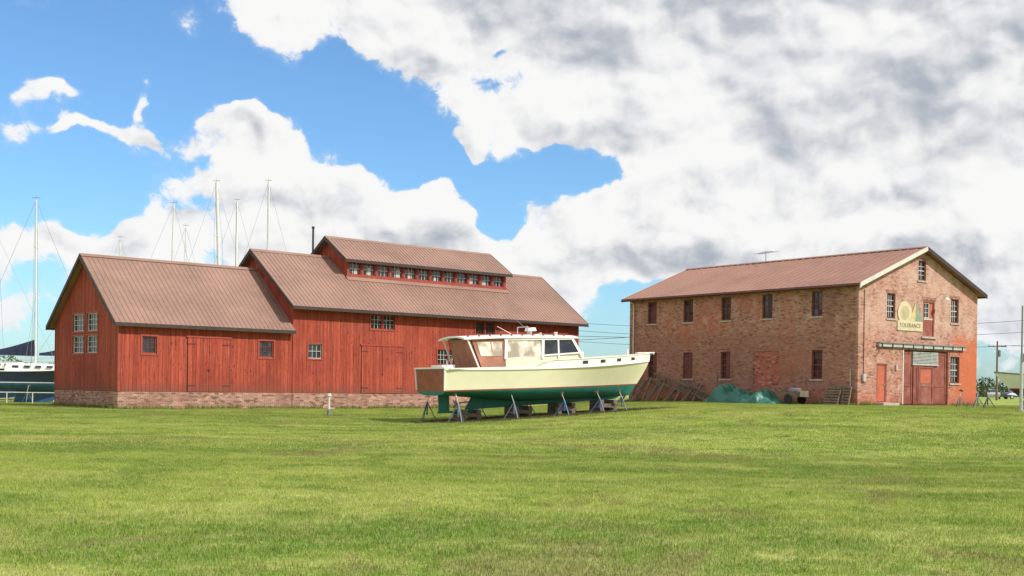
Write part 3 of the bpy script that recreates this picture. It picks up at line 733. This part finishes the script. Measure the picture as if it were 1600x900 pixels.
# ------------------------------------------------------------------ sailboats in the yard behind
navy=paint('navy_topside',(.014,.022,.05),.3,.2); bott=paint('red_bottom',(.10,.03,.02),.7,.3); mastw=paint('mast_alloy',(.66,.66,.64),.4,.08); sailc=paint('sail_cover',(.012,.02,.05),.85,.3); bluebot=paint('blue_bottom',(.03,.10,.24),.6,.3)
def sailboat(x,y,head,Ls,hullm,botm,mtop,lean=0,mx=.58,zwl=1.55,cover=False,big=.07):
    e=empty('sailboat',mat=Matrix.Translation((x,y,zwl))@Matrix.Rotation(head,4,'Z'))
    mb=MB(); o_=hull(mb,Ls,Ls*.30,.85,1.15,-.55,.7,1.1,hullm,botm,wht,wht,n=20,sag=.12)
    h=mb.obj('hull',e,smooth=True); h.modifiers.new('e','EDGE_SPLIT').split_angle=R(40)
    mb=MB()
    for s in(-1,1):
        for i in range(20):
            a=o_[4](i/20,12); b_=o_[4]((i+1)/20,12); mb.beam((a.x,s*a.y,a.z),(b_.x,s*b_.y,b_.z),.07,.07,wht)
    mb.hexa([(Ls*.35,-.09,-1.45),(Ls*.62,-.09,-1.3),(Ls*.62,.09,-1.3),(Ls*.35,.09,-1.45),(Ls*.38,-.12,-.4),(Ls*.68,-.12,-.4),(Ls*.68,.12,-.4),(Ls*.38,.12,-.4)],botm)
    mb.box(.5,.9,-.05,.05,-1.1,-.1,botm); mb.box(Ls*.35,Ls*.6,-.3,.3,-1.6,-1.46,'wood')
    w=Ls*.085; x0,x1=Ls*.30,Ls*.70
    mb.hexa([(x0,-w,.8),(x1,-w*.7,.95),(x1,w*.7,.95),(x0,w,.8),(x0+.1,-w*.85,1.35),(x1-.5,-w*.55,1.35),(x1-.5,w*.55,1.35),(x0+.1,w*.85,1.35)],wht)
    for k in range(4):
        xx=x0+.5+k*.75
        for s in(-1,1): mb.box(xx,xx+.4,s*w*.86-.05,s*w*.86+.05,1.05,1.2,'glass')
    for s in(-1,1):
        pr=None
        for k in range(7):
            t=.04+.92*k/6; p=o_[4](t,12); q=Vector((p.x,s*p.y*.96,p.z)); r_=q+Vector((0,0,.6)); mb.cyl(q,r_,.014,.014,'galv',5)
            if pr: mb.cyl(pr,r_,.01,.01,'galv',4)
            pr=r_
    mb.obj('deck_gear',e)
    mb=MB(); mh=mtop-zwl; bx=Ls*mx; b0=Vector((bx,0,.9)); tp=Vector((bx-lean,0,mh))
    mb.cyl(b0,tp,big*1.3,big*.95,mastw,10)
    for fr in (.45,.72):
        c=b0.lerp(tp,fr); L_=.9*(1.2-fr*.5)
        mb.cyl(c-Vector((0,L_,0)),c+Vector((0,L_,0)),.03,.03,mastw,6)
    f=.010
    mb.cyl(tp,(Ls*.99,0,1.15),f,f,'grey',4); mb.cyl(tp,(0,0,.9),f,f,'grey',4)
    for s in(-1,1):
        c1=b0.lerp(tp,.45)+Vector((0,s*.86,0)); c2=b0.lerp(tp,.72)+Vector((0,s*.76,0)); d=Vector((bx-.1,s*Ls*.14,.95))
        mb.cyl(d,c1,f,f,'grey',4); mb.cyl(c1,c2,f,f,'grey',4); mb.cyl(c2,tp,f,f,'grey',4); mb.cyl(d+Vector((-.4,0,0)),b0.lerp(tp,.45),f,f,'grey',4)
    mb.cyl(tp,tp+Vector((-.0,0,.4)),.012,.01,'grey',4); mb.cyl(tp+Vector((-.3,0,.15)),tp+Vector((.3,0,.15)),.02,.02,'grey',4)
    be=Vector((bx-Ls*.36,0,2.0)); mb.cyl((bx-.1,0,1.9),be,.06,.06,mastw,8)
    if cover:
        n_=8
        for i in range(n_):
            p=Vector((bx-.05,0,1.95)).lerp(be,i/n_); q=Vector((bx-.05,0,1.95)).lerp(be,(i+1)/n_)
            h0=.95*(1-i/n_)**1.4+.14; h1=.95*(1-(i+1)/n_)**1.4+.14
            for s in(-1,1): mb.poly([p+Vector((0,s*.16,-.08)),q+Vector((0,s*.13,-.08)),q+Vector((0,0,h1)),p+Vector((0,0,h0))],sailc)
    mb.obj('mast_and_rigging',e)
    for t in (.2,.5,.8):
        for s in(-1,1):
            lw=Matrix.Rotation(head,4,'Z'); c=Vector((x,y,zwl))+lw@Vector((t*Ls*.95,s*o_[1](t)*.9,-.2)); b_=Vector((x,y,0))+lw@Vector((t*Ls*.95,s*(o_[1](t)+.4),0)); stand(b_.x,b_.y,c.x,c.y,c.z)
sailboat(-38.0,85.5,R(12),9.5,navy,bluebot,14.3,lean=.1,mx=.50,zwl=1.5,cover=True,big=.06)
sailboat(-42.5,94,R(-8),8.5,navy,bluebot,13.4,lean=.5,mx=.42,zwl=1.7,cover=True,big=.065)
sailboat(-39.5,101,R(10),9.,wht,bluebot,9.5,mx=.45,zwl=1.8,cover=True,big=.05)
sailboat(-36.5,110,R(10),10,wht,bott,17.7,lean=-.2,mx=.58)
sailboat(-30.8,105,R(-12),11,wht,bluebot,18.5,lean=.7,mx=.6,big=.13)
sailboat(-31.2,114,R(8),10,wht,bott,18.6,lean=0,mx=.55,big=.1)
sailboat(-27.5,111,R(14),10,wht,bott,20.0,lean=0,mx=.53,big=.09)
sailboat(-38.5,126,R(4),9,wht,bluebot,17.6,mx=.55,big=.05)
sailboat(-46,130,R(4),9,wht,bott,16.8,mx=.5,big=.05)

smm=paint('dark_bottom',(.05,.035,.04),.7,.2)
hx,hy=32.1,64.2; hd=R(160); zw=gz(hx,hy)+1.05
e=empty('small_motorboat',mat=Matrix.Translation((hx,hy,zw))@Matrix.Rotation(hd,4,'Z')); mb=MB()
o_=hull(mb,6.6,2.3,.62,.9,-.4,.85,.8,wht,smm,redl,wht,n=20,sag=.05); h=mb.obj('hull',e,smooth=True); h.modifiers.new('e','EDGE_SPLIT').split_angle=R(40)
mb=MB(); mb.box(2.0,2.2,-.9,.9,.6,1.5,wht); mb.hexa([(2.3,-.85,.6),(4.6,-.6,.75),(4.6,.6,.75),(2.3,.85,.6),(2.4,-.75,1.05),(4.1,-.5,1.05),(4.1,.5,1.05),(2.4,.75,1.05)],wht)
mb.poly([(2.9,-.7,1.06),(2.9,.7,1.06),(2.5,.65,1.55),(2.5,-.65,1.55)],'glass'); mb.box(-.35,.0,-.2,.2,-.3,.95,'black'); mb.box(1.2,5.0,-.05,.05,-.75,-.35,smm)
for s in(-1,1):
    for i in range(20):
        a=o_[4](i/20,12); b_=o_[4]((i+1)/20,12); mb.beam((a.x,s*a.y,a.z),(b_.x,s*b_.y,b_.z),.06,.08,'grey')
mb.obj('console_and_outboard',e)
for t in (.12,.5,.8):
    for s in(-1,1):
        lw=Matrix.Rotation(hd,4,'Z'); c=Vector((hx,hy,zw))+lw@Vector((t*6.2,s*o_[1](t)*.85,-.15)); b_=Vector((hx,hy,0))+lw@Vector((t*6.2,s*(o_[1](t)+.25),0)); stand(b_.x,b_.y,c.x,c.y,c.z)
for (x,y) in ((25.0,66.4),(25.9,67.3),(24.5,67.6)):
    stand(x,y,x+.1,y+.1,gz(x,y)+.95)

# ------------------------------------------------------------------ yard items
tarpm=paint('green_tarp',(.022,.15,.11),.45,.3,1.2,dirt=(.05,.13,.10),bump=.3)
bbM=Matrix.Translation((19.481,69.7212,.8848))@Matrix.Rotation(2.2232-math.pi/2,4,'Z')
tp=empty('green_tarp_heap',mat=bbM@Matrix.Translation((-1.8,6.9,-.12)))
mb=MB(); n=60
def th(u,v):
    x=(u-.5)*2;y=(v-.5)*2
    r=max(0,1-(abs(x)**2.6+abs(y)**2.6))
    h=r**.4*(.55+.75*math.exp(-((y-.50)/.16)**2)+.45*math.exp(-((y-.05)/.2)**2)+.5*math.exp(-((y+.55)/.13)**2))
    a=noise.noise(Vector((x*1.6,y*3,1)));b=abs(noise.noise(Vector((x*3,y*6,5))))
    return h*(1+.3*a)+.30*(b-.2)*r**.3-.03
for i in range(n):
    for j in range(n):
        q=[]
        for a,b in ((i,j),(i+1,j),(i+1,j+1),(i,j+1)):
            u=a/n;v=b/n; jit=noise.noise_vector(Vector((u*4,v*8,2)))*.16
            q.append(((u-.5)*2.4+jit.x,(v-.5)*6.0+jit.y,max(-.05,th(u,v))))
        mb.poly(q,tarpm)
mb.obj('tarpaulin',tp)
def Wq(x,y,z=0): p=bbM@Vector((x,y,0)); return Vector((p.x,p.y,gz(p.x,p.y)+z))
for k,(y,l,a_) in enumerate(((9.7,1.7,.3),(9.2,1.4,-.2))):   # poles standing in the heap
    p=Wq(-1.2,y); e=empty('wooden_post',p); mb=MB(); mb.cyl((0,0,-.1),(a_*.3,0,l),.05,.045,'wood',8); mb.obj('shaft',e)
c0=Wq(-1.4,3.3); e=empty('hand_cart',c0,2.2232-math.pi/2); mb=MB()
mb.box(-.5,.5,-.8,.8,.45,.52,'wood')
for y in(-.78,.72): mb.box(-.5,.5,y,y+.05,.525,.80,'wood')
for x in (-.48,.44): mb.box(x,x+.04,-.72,.71,.525,.75,'wood')
for x in(-.6,.6): mb.cyl((x-.04,0,.3),(x+.04,0,.3),.3,.3,'black',16)
mb.beam((0,.8,.48),(0,1.6,.95),.06,.06,'wood'); mb.cyl((0,-.4,.75),(0,.3,.8),.2,.2,'grey',12); mb.obj('cart_body',e)
for k,(y0,y1,h,off) in enumerate(((10.6,16.4,1.45,.5),(10.0,13.8,1.0,1.0))):
    p=Wq(-off-.5,y0,.03);q=Wq(-off*.3-.1,y1,h); e=empty('ladder',p); d=q-p; side=Vector((0.15,.1,1)).cross(d).cross(d)*-1; side.normalize(); side=side*.45
    mb=MB(); mb.beam((0,0,0),d,.06,.10,'wood'); mb.beam(side,d+side,.06,.10,'wood')
    for i in range(15):
        c=d*(i+.5)/15; mb.cyl(c,c+side,.025,.025,'wood',5)
    mb.obj('rails_and_rungs',e)
for k,(y,l) in enumerate(((17.4,1.9),(16.2,1.6),(14.9,1.4),(13.2,1.0),(11.6,1.1))):
    p=Wq(-1.3,y,0);q=Wq(-.15,y+.3,l); e=empty('wooden_trestle',p); mb=MB(); d=q-p; s=(bbM.to_3x3()@Vector((0,.8,0)))
    mb.beam((0,0,0),d,.10,.10,'wood'); mb.beam(s,d+s*.3,.10,.10,'wood'); mb.beam(d*.5+s*.1,d*.5+s*.7,.08,.08,'wood'); mb.beam(s*.5+Vector((-.5,-.5,0)),d*.9+s*.6,.07,.07,'wood'); mb.obj('legs',e)
for k,(y,an) in enumerate(((.75,14),(1.35,20))):
    e=empty('wooden_pallet',mat=Matrix.Translation(Wq(-.5-.22*k,y,.0))@Matrix.Rotation(2.2232-math.pi/2,4,'Z')@Matrix.Rotation(R(an),4,'Y'))
    mb=MB()
    for i in range(7): mb.box(-.02,.0,-.5,.5,i*.165,i*.165+.1,'wood')
    for y_ in(-.46,0,.46): mb.box(.001,.09,y_-.04,y_+.04,0,1.1,'wood')
    for i in (0,3,6): mb.box(.091,.11,-.5,.5,i*.165,i*.165+.1,'wood')
    mb.obj('slats',e)
m,N,b,o=newmat('weeds'); ri=N.new('ShaderNodeNewGeometry').outputs['Random Per Island']
N.put(b.inputs['Base Color'],N.mix(ri,(.07,.12,.02),(.27,.30,.09))); b.inputs['Roughness'].default_value=.8; b.inputs['Specular IOR Level'].default_value=.1
wr=random.Random(11); mb=MB(); barnM=Matrix.Translation((-21.8123,68.4374,0))@Matrix.Rotation(.7385,4,'Z'); q0M=Matrix.Translation((19.481,69.7212,0))@Matrix.Rotation(2.2232-math.pi/2,4,'Z')
def weed(Mx,x,y):
    p=Mx@Vector((x,y,0)); z0=gz(p.x,p.y); h=wr.uniform(.06,.26)*(1 if wr.random()<.8 else 1.9)
    a=wr.uniform(0,6.28); w=wr.uniform(.008,.02); l=wr.uniform(.0,.6)*h; b2=wr.uniform(0,6.28)
    mb.poly([(p.x-math.cos(a)*w,p.y-math.sin(a)*w,z0-.02),(p.x+math.cos(a)*w,p.y+math.sin(a)*w,z0-.02),(p.x+math.cos(b2)*l,p.y+math.sin(b2)*l,z0+h)],m)
for i in range(5200):
    u=wr.uniform(-.2,30)
    if noise.noise(Vector((u*.7,1,1)))>-.25: weed(barnM,u,-.06-abs(wr.gauss(0,.14)))
for i in range(1200): weed(barnM,-.06-abs(wr.gauss(0,.14)),wr.uniform(0,8.7))
for i in range(3200):
    u=wr.uniform(0,19)
    if noise.noise(Vector((u*.7,5,1)))>-.2: weed(q0M,-.06-abs(wr.gauss(0,.16)),u)
for i in range(900): weed(q0M,wr.choice((wr.uniform(0,1.3),wr.uniform(2.9,4.1),wr.uniform(8.9,11.9))),-.06-abs(wr.gauss(0,.12)))
mb.obj('weeds')
px,py=-8.9,60.2; e=empty('standpipe',(px,py,gz(px,py))); mb=MB()
mb.box(-.25,.65,-.3,.3,-.05,.04,'interior'); mb.cyl((0,0,0),(0,0,.95),.06,.06,'rakewhite',10); mb.cyl((0,0,.95),(.0,0,1.08),.12,.10,'rakewhite',10)
mb.cyl((0,0,.35),(.28,0,.35),.03,.03,'rakewhite',8); mb.cyl((0,0,.0),(0,0,.3),.1,.09,'grey',8); mb.obj('pipe',e)
px,py=21.75,52.8; e=empty('metal_pole',(px,py,gz(px,py))); mb=MB(); mb.cyl((0,0,-.1),(0,0,4.55),.045,.035,'grey',10); mb.cyl((0,0,0),(0,0,2.1),.075,.07,'galv',10); mb.cyl((0,0,0),(0,0,.08),.2,.2,'stone',12); mb.box(-.04,.3,-.04,.04,2.15,2.5,'grey'); mb.obj('post',e)
e=empty('pipe_fence',(-37.5,79.5,gz(-34,79)),R(8)); mb=MB()
for i in range(6): mb.cyl((i*1.6,0,0),(i*1.6,0,.75),.035,.035,'rakewhite',8)
for z in (.72,): mb.cyl((-.1,0,z),(8.1,0,z),.03,.03,'rakewhite',8)
mb.obj('rails',e)

def car(x,y,rot,col):
    e=empty('parked_car',(x,y,gz(x,y)),rot); cm=paint('car_paint',col,.25,.05); mb=MB()
    prof=[(-2.2,.35),(-2.25,.75),(-2.1,1.0),(-1.2,1.08),(-.6,1.45),(.9,1.48),(1.7,1.02),(2.15,.95),(2.2,.35)]
    for s in(-1,1):
        mb.poly([(x_,s*(.88 if z_<1.05 else .70),z_) for x_,z_ in prof],cm)
    for (a,b),(c,d) in zip(prof,prof[1:]+prof[:1]):
        wa=.88 if b<1.05 else .70; wc=.88 if d<1.05 else .70
        gl=(b>1.0 and d>1.0 and abs(b-d)>.2); mb.poly([(a,-wa,b),(a,wa,b),(c,wc,d),(c,-wc,d)],'glass' if gl else cm)
    for s in(-1,1): mb.poly([(-1.0,s*.82,1.09),(1.45,s*.83,1.1),(.8,s*.72,1.42),(-.55,s*.72,1.42)],'glass')
    for x_ in(-1.35,1.4):
        for s in(-1,1): mb.cyl((x_,s*.75,.33),(x_,s*.93,.33),.33,.33,'black',18); mb.cyl((x_,s*.935,.33),(x_,s*.94,.33),.2,.2,'galv',12)
    mb.obj('body',e,bevel=.05)
car(74.,190,R(70),(.45,.46,.48)); car(80,196,R(10),(.05,.07,.12))

def upole(x,y,h):
    z=gz(x,y); e=empty('utility_pole',(x,y,z)); mb=MB(); mb.cyl((0,0,-.3),(0,0,h),.15,.1,'wood',10); mb.box(-1.1,1.1,-.06,.06,h-.7,h-.58,'wood')
    for k in(-1,-.5,.5,1): mb.cyl((k,0,h-.58),(k,0,h-.42),.04,.03,'grey',6)
    mb.cyl((.28,0,h-1.9),(.28,0,h-1.1),.16,.16,'grey',10); mb.obj('pole',e); return z+h
upole(58.8,150,7.2)
upole(4.,134,8.8); upole(58.,118,9.3)
wm=MB()
for (p,q,sg_) in (((-30,140,10.5),(4,134,8.3),.5),((4,134,8.9),(58,118,9.6),1.2),((4,134,8.1),(58,118,8.4),1.2),((4,134,6.9),(58,118,7.0),1.0),((58,118,9.6),(110,100,10.5),1.),((58,118,7.6),(110,100,8.6),1.),((-10,120,5.9),(22,88,6.8),.6),((-10,120,7.4),(20,90,5.6),.4),((58.8,150,7.6),(110,148,9.),.8)):
    p=Vector(p);q=Vector(q);pr=p
    for i in range(1,17):
        t=i/16; c=p.lerp(q,t)-Vector((0,0,sg_*4*t*(1-t))); wm.cyl(pr,c,.018,.018,'iron',4,False); pr=c
wires=wm.obj('power_lines')

m,N,b,o=newmat('distant_foliage'); n=N.noise(N.new('ShaderNodeNewGeometry').outputs['Position'],.12,3)
ri=N.new('ShaderNodeNewGeometry').outputs['Random Per Island']
c=N.mix(N.ss(n,.35,.65),(.035,.06,.022),(.08,.11,.035)); c=N.mix(N.m('MULTIPLY',ri,.5),c,(.11,.13,.06))
N.put(b.inputs['Base Color'],c); b.inputs['Roughness'].default_value=.9
v=[];f=[]; rnd=random.Random(5)
def clump(cx,cy,r,h,nl):
    for k in range(nl):
        a=rnd.uniform(0,6.28);rr=math.sqrt(rnd.random())*r; zt_=rnd.random(); zz=h*(.12+.88*zt_); rr*=math.sqrt(max(.05,1-(zt_*1.05-.4)**2/.5))
        x=cx+math.cos(a)*rr;y=cy+math.sin(a)*rr; s=rnd.uniform(.35,.9); d=[Vector((rnd.uniform(-1,1),rnd.uniform(-1,1),rnd.uniform(-1,1)))*s for _ in range(3)]
        n_=len(v); p=Vector((x,y,zz+.6))
        v.extend([tuple(p+q) for q in d]); f.append((n_,n_+1,n_+2))
    n_=len(v)
    for zq,rq in ((0,.3),(h*.7,.1)):
        for q in range(4): v.append((cx+math.cos(q*1.57)*rq,cy+math.sin(q*1.57)*rq,zq))
    for q in range(4): f.append((n_+q,n_+(q+1)%4,n_+4+(q+1)%4,n_+4+q))
ang=-.50
while ang<.50:
    D=rnd.uniform(300,360) if ang<0 else rnd.uniform(330,420)
    hh=rnd.uniform(5.,7.5)*(1.0 if ang<-.3 else .7)
    clump(math.sin(ang)*D,math.cos(ang)*D,rnd.uniform(3.,5.),hh,190); ang+=rnd.uniform(.004,.010)
me=bpy.data.meshes.new('distant_trees'); me.from_pydata(v,[],f); me.materials.append(m); o2=bpy.data.objects.new('distant_trees',me); COL.objects.link(o2)

# ------------------------------------------------------------------ world: Nishita sky + procedural cumulus
SA=118; SE=43
world=bpy.data.worlds.new('World'); scene.world=world; world.use_nodes=True
t=world.node_tree; t.nodes.clear(); N=NT(t); K=19.32
tc=N.new('ShaderNodeTexCoord').outputs['Generated']
x,y,z=N.xyz(tc)
Px=N.m('MULTIPLY',N.m('ARCTAN2',x,y),K)
hyp=N.m('SQRT',N.m('SUBTRACT',1.02,N.m('MULTIPLY',z,z)))
Py=N.m('MULTIPLY',N.m('DIVIDE',z,hyp),K)
P0=N.comb(Px,Py,0)
wv=N.noise(P0,.8,3,.5,color=True,dim='2D'); wv=N.v('SCALE',N.v('SUBTRACT',wv,(.5,.5,.5)),scale=1.15)
Pw=N.v('ADD',P0,wv)
def blobq(bx_,by_,rx,ry):
    A=(bx_-800)/1932.; az=math.atan(A); cx=az*K; cy=(605-by_)/100.*math.cos(az)
    q=N.v('MULTIPLY',N.v('SUBTRACT',Pw,(cx,cy,0)),(100./rx,100./ry,0))
    return q,N.m('POWER',.3679,N.v('DOT_PRODUCT',q,q))
blobs=[ # azimuth/elevation centres and widths (hundredths of lens scale), weight, top-lighting weight
 (530,15,200,58,.80,.0),(790,50,240,62,.85,-.2),(1050,50,260,110,.85,.0),(1350,90,330,190,.95,-.1),(1560,210,260,260,.9,.0),
 (890,180,190,42,.80,.6),(1090,250,170,100,.85,.3),(1270,330,210,125,.9,.0),(1480,400,240,120,.75,.2),(742,240,42,22,.70,.5),
 (655,335,92,60,1.0,1.0),(900,345,78,50,.95,1.0),(1000,400,130,48,.95,.9),(850,420,120,50,.75,.5),(740,395,110,35,.6,.2),
 (355,198,46,26,.74,.6),(440,222,66,34,.75,.5),(490,300,82,64,.88,.5),(350,290,105,42,.72,.1),(450,375,150,40,.55,.0),
 (120,215,105,22,.62,.2),(60,158,38,17,.50,.2),(222,175,26,60,.55,.2),(552,143,26,12,.48,.2),
 (100,385,170,38,.60,.2),(260,410,230,50,.4,.0),(160,470,300,60,.3,.0),
 (790,68,46,17,-.8,0),(968,108,26,24,-.6,0),(1490,184,50,18,-1.0,0),(1585,322,32,15,-.6,0),(1200,395,45,12,-.4,0),
 (690,270,75,28,-.6,0),(850,270,105,40,-.75,0),(580,205,90,70,-.7,0),(775,345,34,45,-.6,0),(430,140,130,32,-.5,0),(170,300,110,45,-.35,0)]
acc=None; gr=None
for (bx_,by_,rx,ry,am,tl_) in blobs:
    q,e_=blobq(bx_,by_,rx,ry)
    acc=N.m('MULTIPLY',e_,am) if acc is None else N.m('MULTIPLY_ADD',e_,am,acc)
    if tl_:
        g1=N.m('MULTIPLY',N.v('DOT_PRODUCT',q,(.35*tl_,1.*tl_,0)),e_)
        gr=g1 if gr is None else N.m('ADD',gr,g1)
for (bx_,by_,rx,ry,am) in ((1110,170,150,48,.42),(1360,30,100,40,.40),(1575,270,60,45,.35),(1330,260,190,55,-.30),(620,85,200,36,-.38),(1470,110,150,55,-.22),(1180,400,260,30,-.15),(1450,340,160,35,-.15),(900,90,200,40,-.22)):
    q,e_=blobq(bx_,by_,rx,ry); gr=N.m('MULTIPLY_ADD',e_,am,gr)
acc=N.m('MINIMUM',acc,1.0)
outv=N.m('MAXIMUM',N.ss(N.m('ABSOLUTE',Px),8.6,11.),N.ss(Py,6.8,9.5))
acc=N.m('ADD',N.m('MULTIPLY',acc,N.m('SUBTRACT',1.,outv)),N.m('MULTIPLY',outv,.50))
Pn=N.v('ADD',N.v('MULTIPLY',P0,(1.,1.2,1.)),N.v('SCALE',wv,scale=.35))
f1=N.noise(Pn,.62,7,.56,dim='2D')
def cells(vec,sc,det):
    vo=N.new('ShaderNodeTexVoronoi',feature='F1',voronoi_dimensions='2D'); N.put(vo.inputs['Vector'],vec); vo.inputs['Scale'].default_value=sc
    try:
        vo.inputs['Detail'].default_value=det; vo.inputs['Roughness'].default_value=.6; vo.inputs['Lacunarity'].default_value=2.2; vo.normalize=True
    except Exception: pass
    return vo.outputs['Distance']
wp=N.v('ADD',Pn,N.v('SCALE',N.v('SUBTRACT',N.noise(Pn,2.6,4,.55,color=True,dim='2D'),(.5,.5,.5)),scale=.40))
c1=cells(wp,1.5,3.)
pf1=N.m('SUBTRACT',.42,c1)
D=N.m('ADD',acc,N.m('ADD',N.m('MULTIPLY',N.m('SUBTRACT',f1,.5),1.25),N.m('MULTIPLY',pf1,.60)))
alpha=N.m('ADD',N.m('MULTIPLY',N.ss(D,.36,.50),.75),N.m('MULTIPLY',N.ss(D,.22,.62),.25))
lo0=N.noise(Pn,.55,2,.5,dim='2D'); lo1=N.noise(N.v('ADD',Pn,(.16,.34,0)),.55,2,.5,dim='2D')
mid0=N.noise(Pn,1.5,3,.5,dim='2D'); mid1=N.noise(N.v('ADD',Pn,(.08,.15,0)),1.5,3,.5,dim='2D')
rel=N.m('ADD',N.m('MULTIPLY',N.m('SUBTRACT',lo0,lo1),2.2),N.m('MULTIPLY',N.m('SUBTRACT',mid0,mid1),.95))
thick=N.ss(D,.5,1.25)
azr=N.m('DIVIDE',Px,K)
darkR=N.m('MULTIPLY',N.ss(azr,-.20,.20),N.ss(z,.12,.24))
lit=N.m('ADD',.88,N.m('ADD',rel,N.m('MULTIPLY',pf1,N.m('SUBTRACT',.95,N.m('MULTIPLY',darkR,.70)))))
lit=N.m('ADD',lit,N.m('MULTIPLY',gr,.70))
lit=N.m('SUBTRACT',lit,N.m('ADD',N.m('MULTIPLY',thick,.27),N.m('MULTIPLY',darkR,.16)),clamp=True)
cl=N.mix(N.ss(lit,-.1,1.0),(.42,.46,.53),(.97,.965,.96))
sky=N.new('ShaderNodeTexSky',sky_type='NISHITA'); sky.sun_disc=False; sky.sun_elevation=R(SE); sky.sun_rotation=R(SA); sky.altitude=10; sky.air_density=1.0; sky.dust_density=.6; sky.ozone_density=2.
skyc=N.mix(1.,sky.outputs[0],(.72,1.02,1.25),'MULTIPLY')
bg1=N.new('ShaderNodeBackground'); N.put(bg1.inputs[0],skyc); bg1.inputs[1].default_value=.135
bg2=N.new('ShaderNodeBackground')
hz=N.ss(z,.0,.10); cl=N.mix(N.m('MULTIPLY',N.m('SUBTRACT',1.,hz),.40),cl,(.72,.80,.88))
N.put(bg2.inputs[0],cl); bg2.inputs[1].default_value=.98
ms=N.new('ShaderNodeMixShader'); N.put(ms.inputs[0],N.m('MULTIPLY',alpha,N.ss(z,-.01,.02)))
wo=N.new('ShaderNodeOutputWorld'); t.links.new(bg1.outputs[0],ms.inputs[1]); t.links.new(bg2.outputs[0],ms.inputs[2]); t.links.new(ms.outputs[0],wo.inputs[0])
try: world.cycles.sampling_method='NONE'
except Exception: pass

sd=bpy.data.lights.new('sun','SUN'); sd.energy=4.6; sd.angle=R(.53); sd.color=(1.,.95,.87)
so=bpy.data.objects.new('sun',sd); COL.objects.link(so)
dv=Vector((math.sin(R(SA))*math.cos(R(SE)),math.cos(R(SA))*math.cos(R(SE)),math.sin(R(SE))))
so.rotation_euler=dv.to_track_quat('Z','Y').to_euler(); so.location=(40,-30,60)

cd=bpy.data.cameras.new('camera'); co=bpy.data.objects.new('camera',cd); COL.objects.link(co); scene.camera=co
cd.sensor_width=36; cd.lens=1932.03/1600*36; cd.shift_y=(605.45-450)/1600.; cd.clip_end=8000; cd.clip_start=.1
co.matrix_world=Matrix.Translation((0,0,1.65))@Matrix.Rotation(R(90),4,'X')@Matrix.Rotation(.0141,4,'Z')
scene.view_settings.view_transform='Standard'; scene.view_settings.look='None'; scene.view_settings.exposure=0
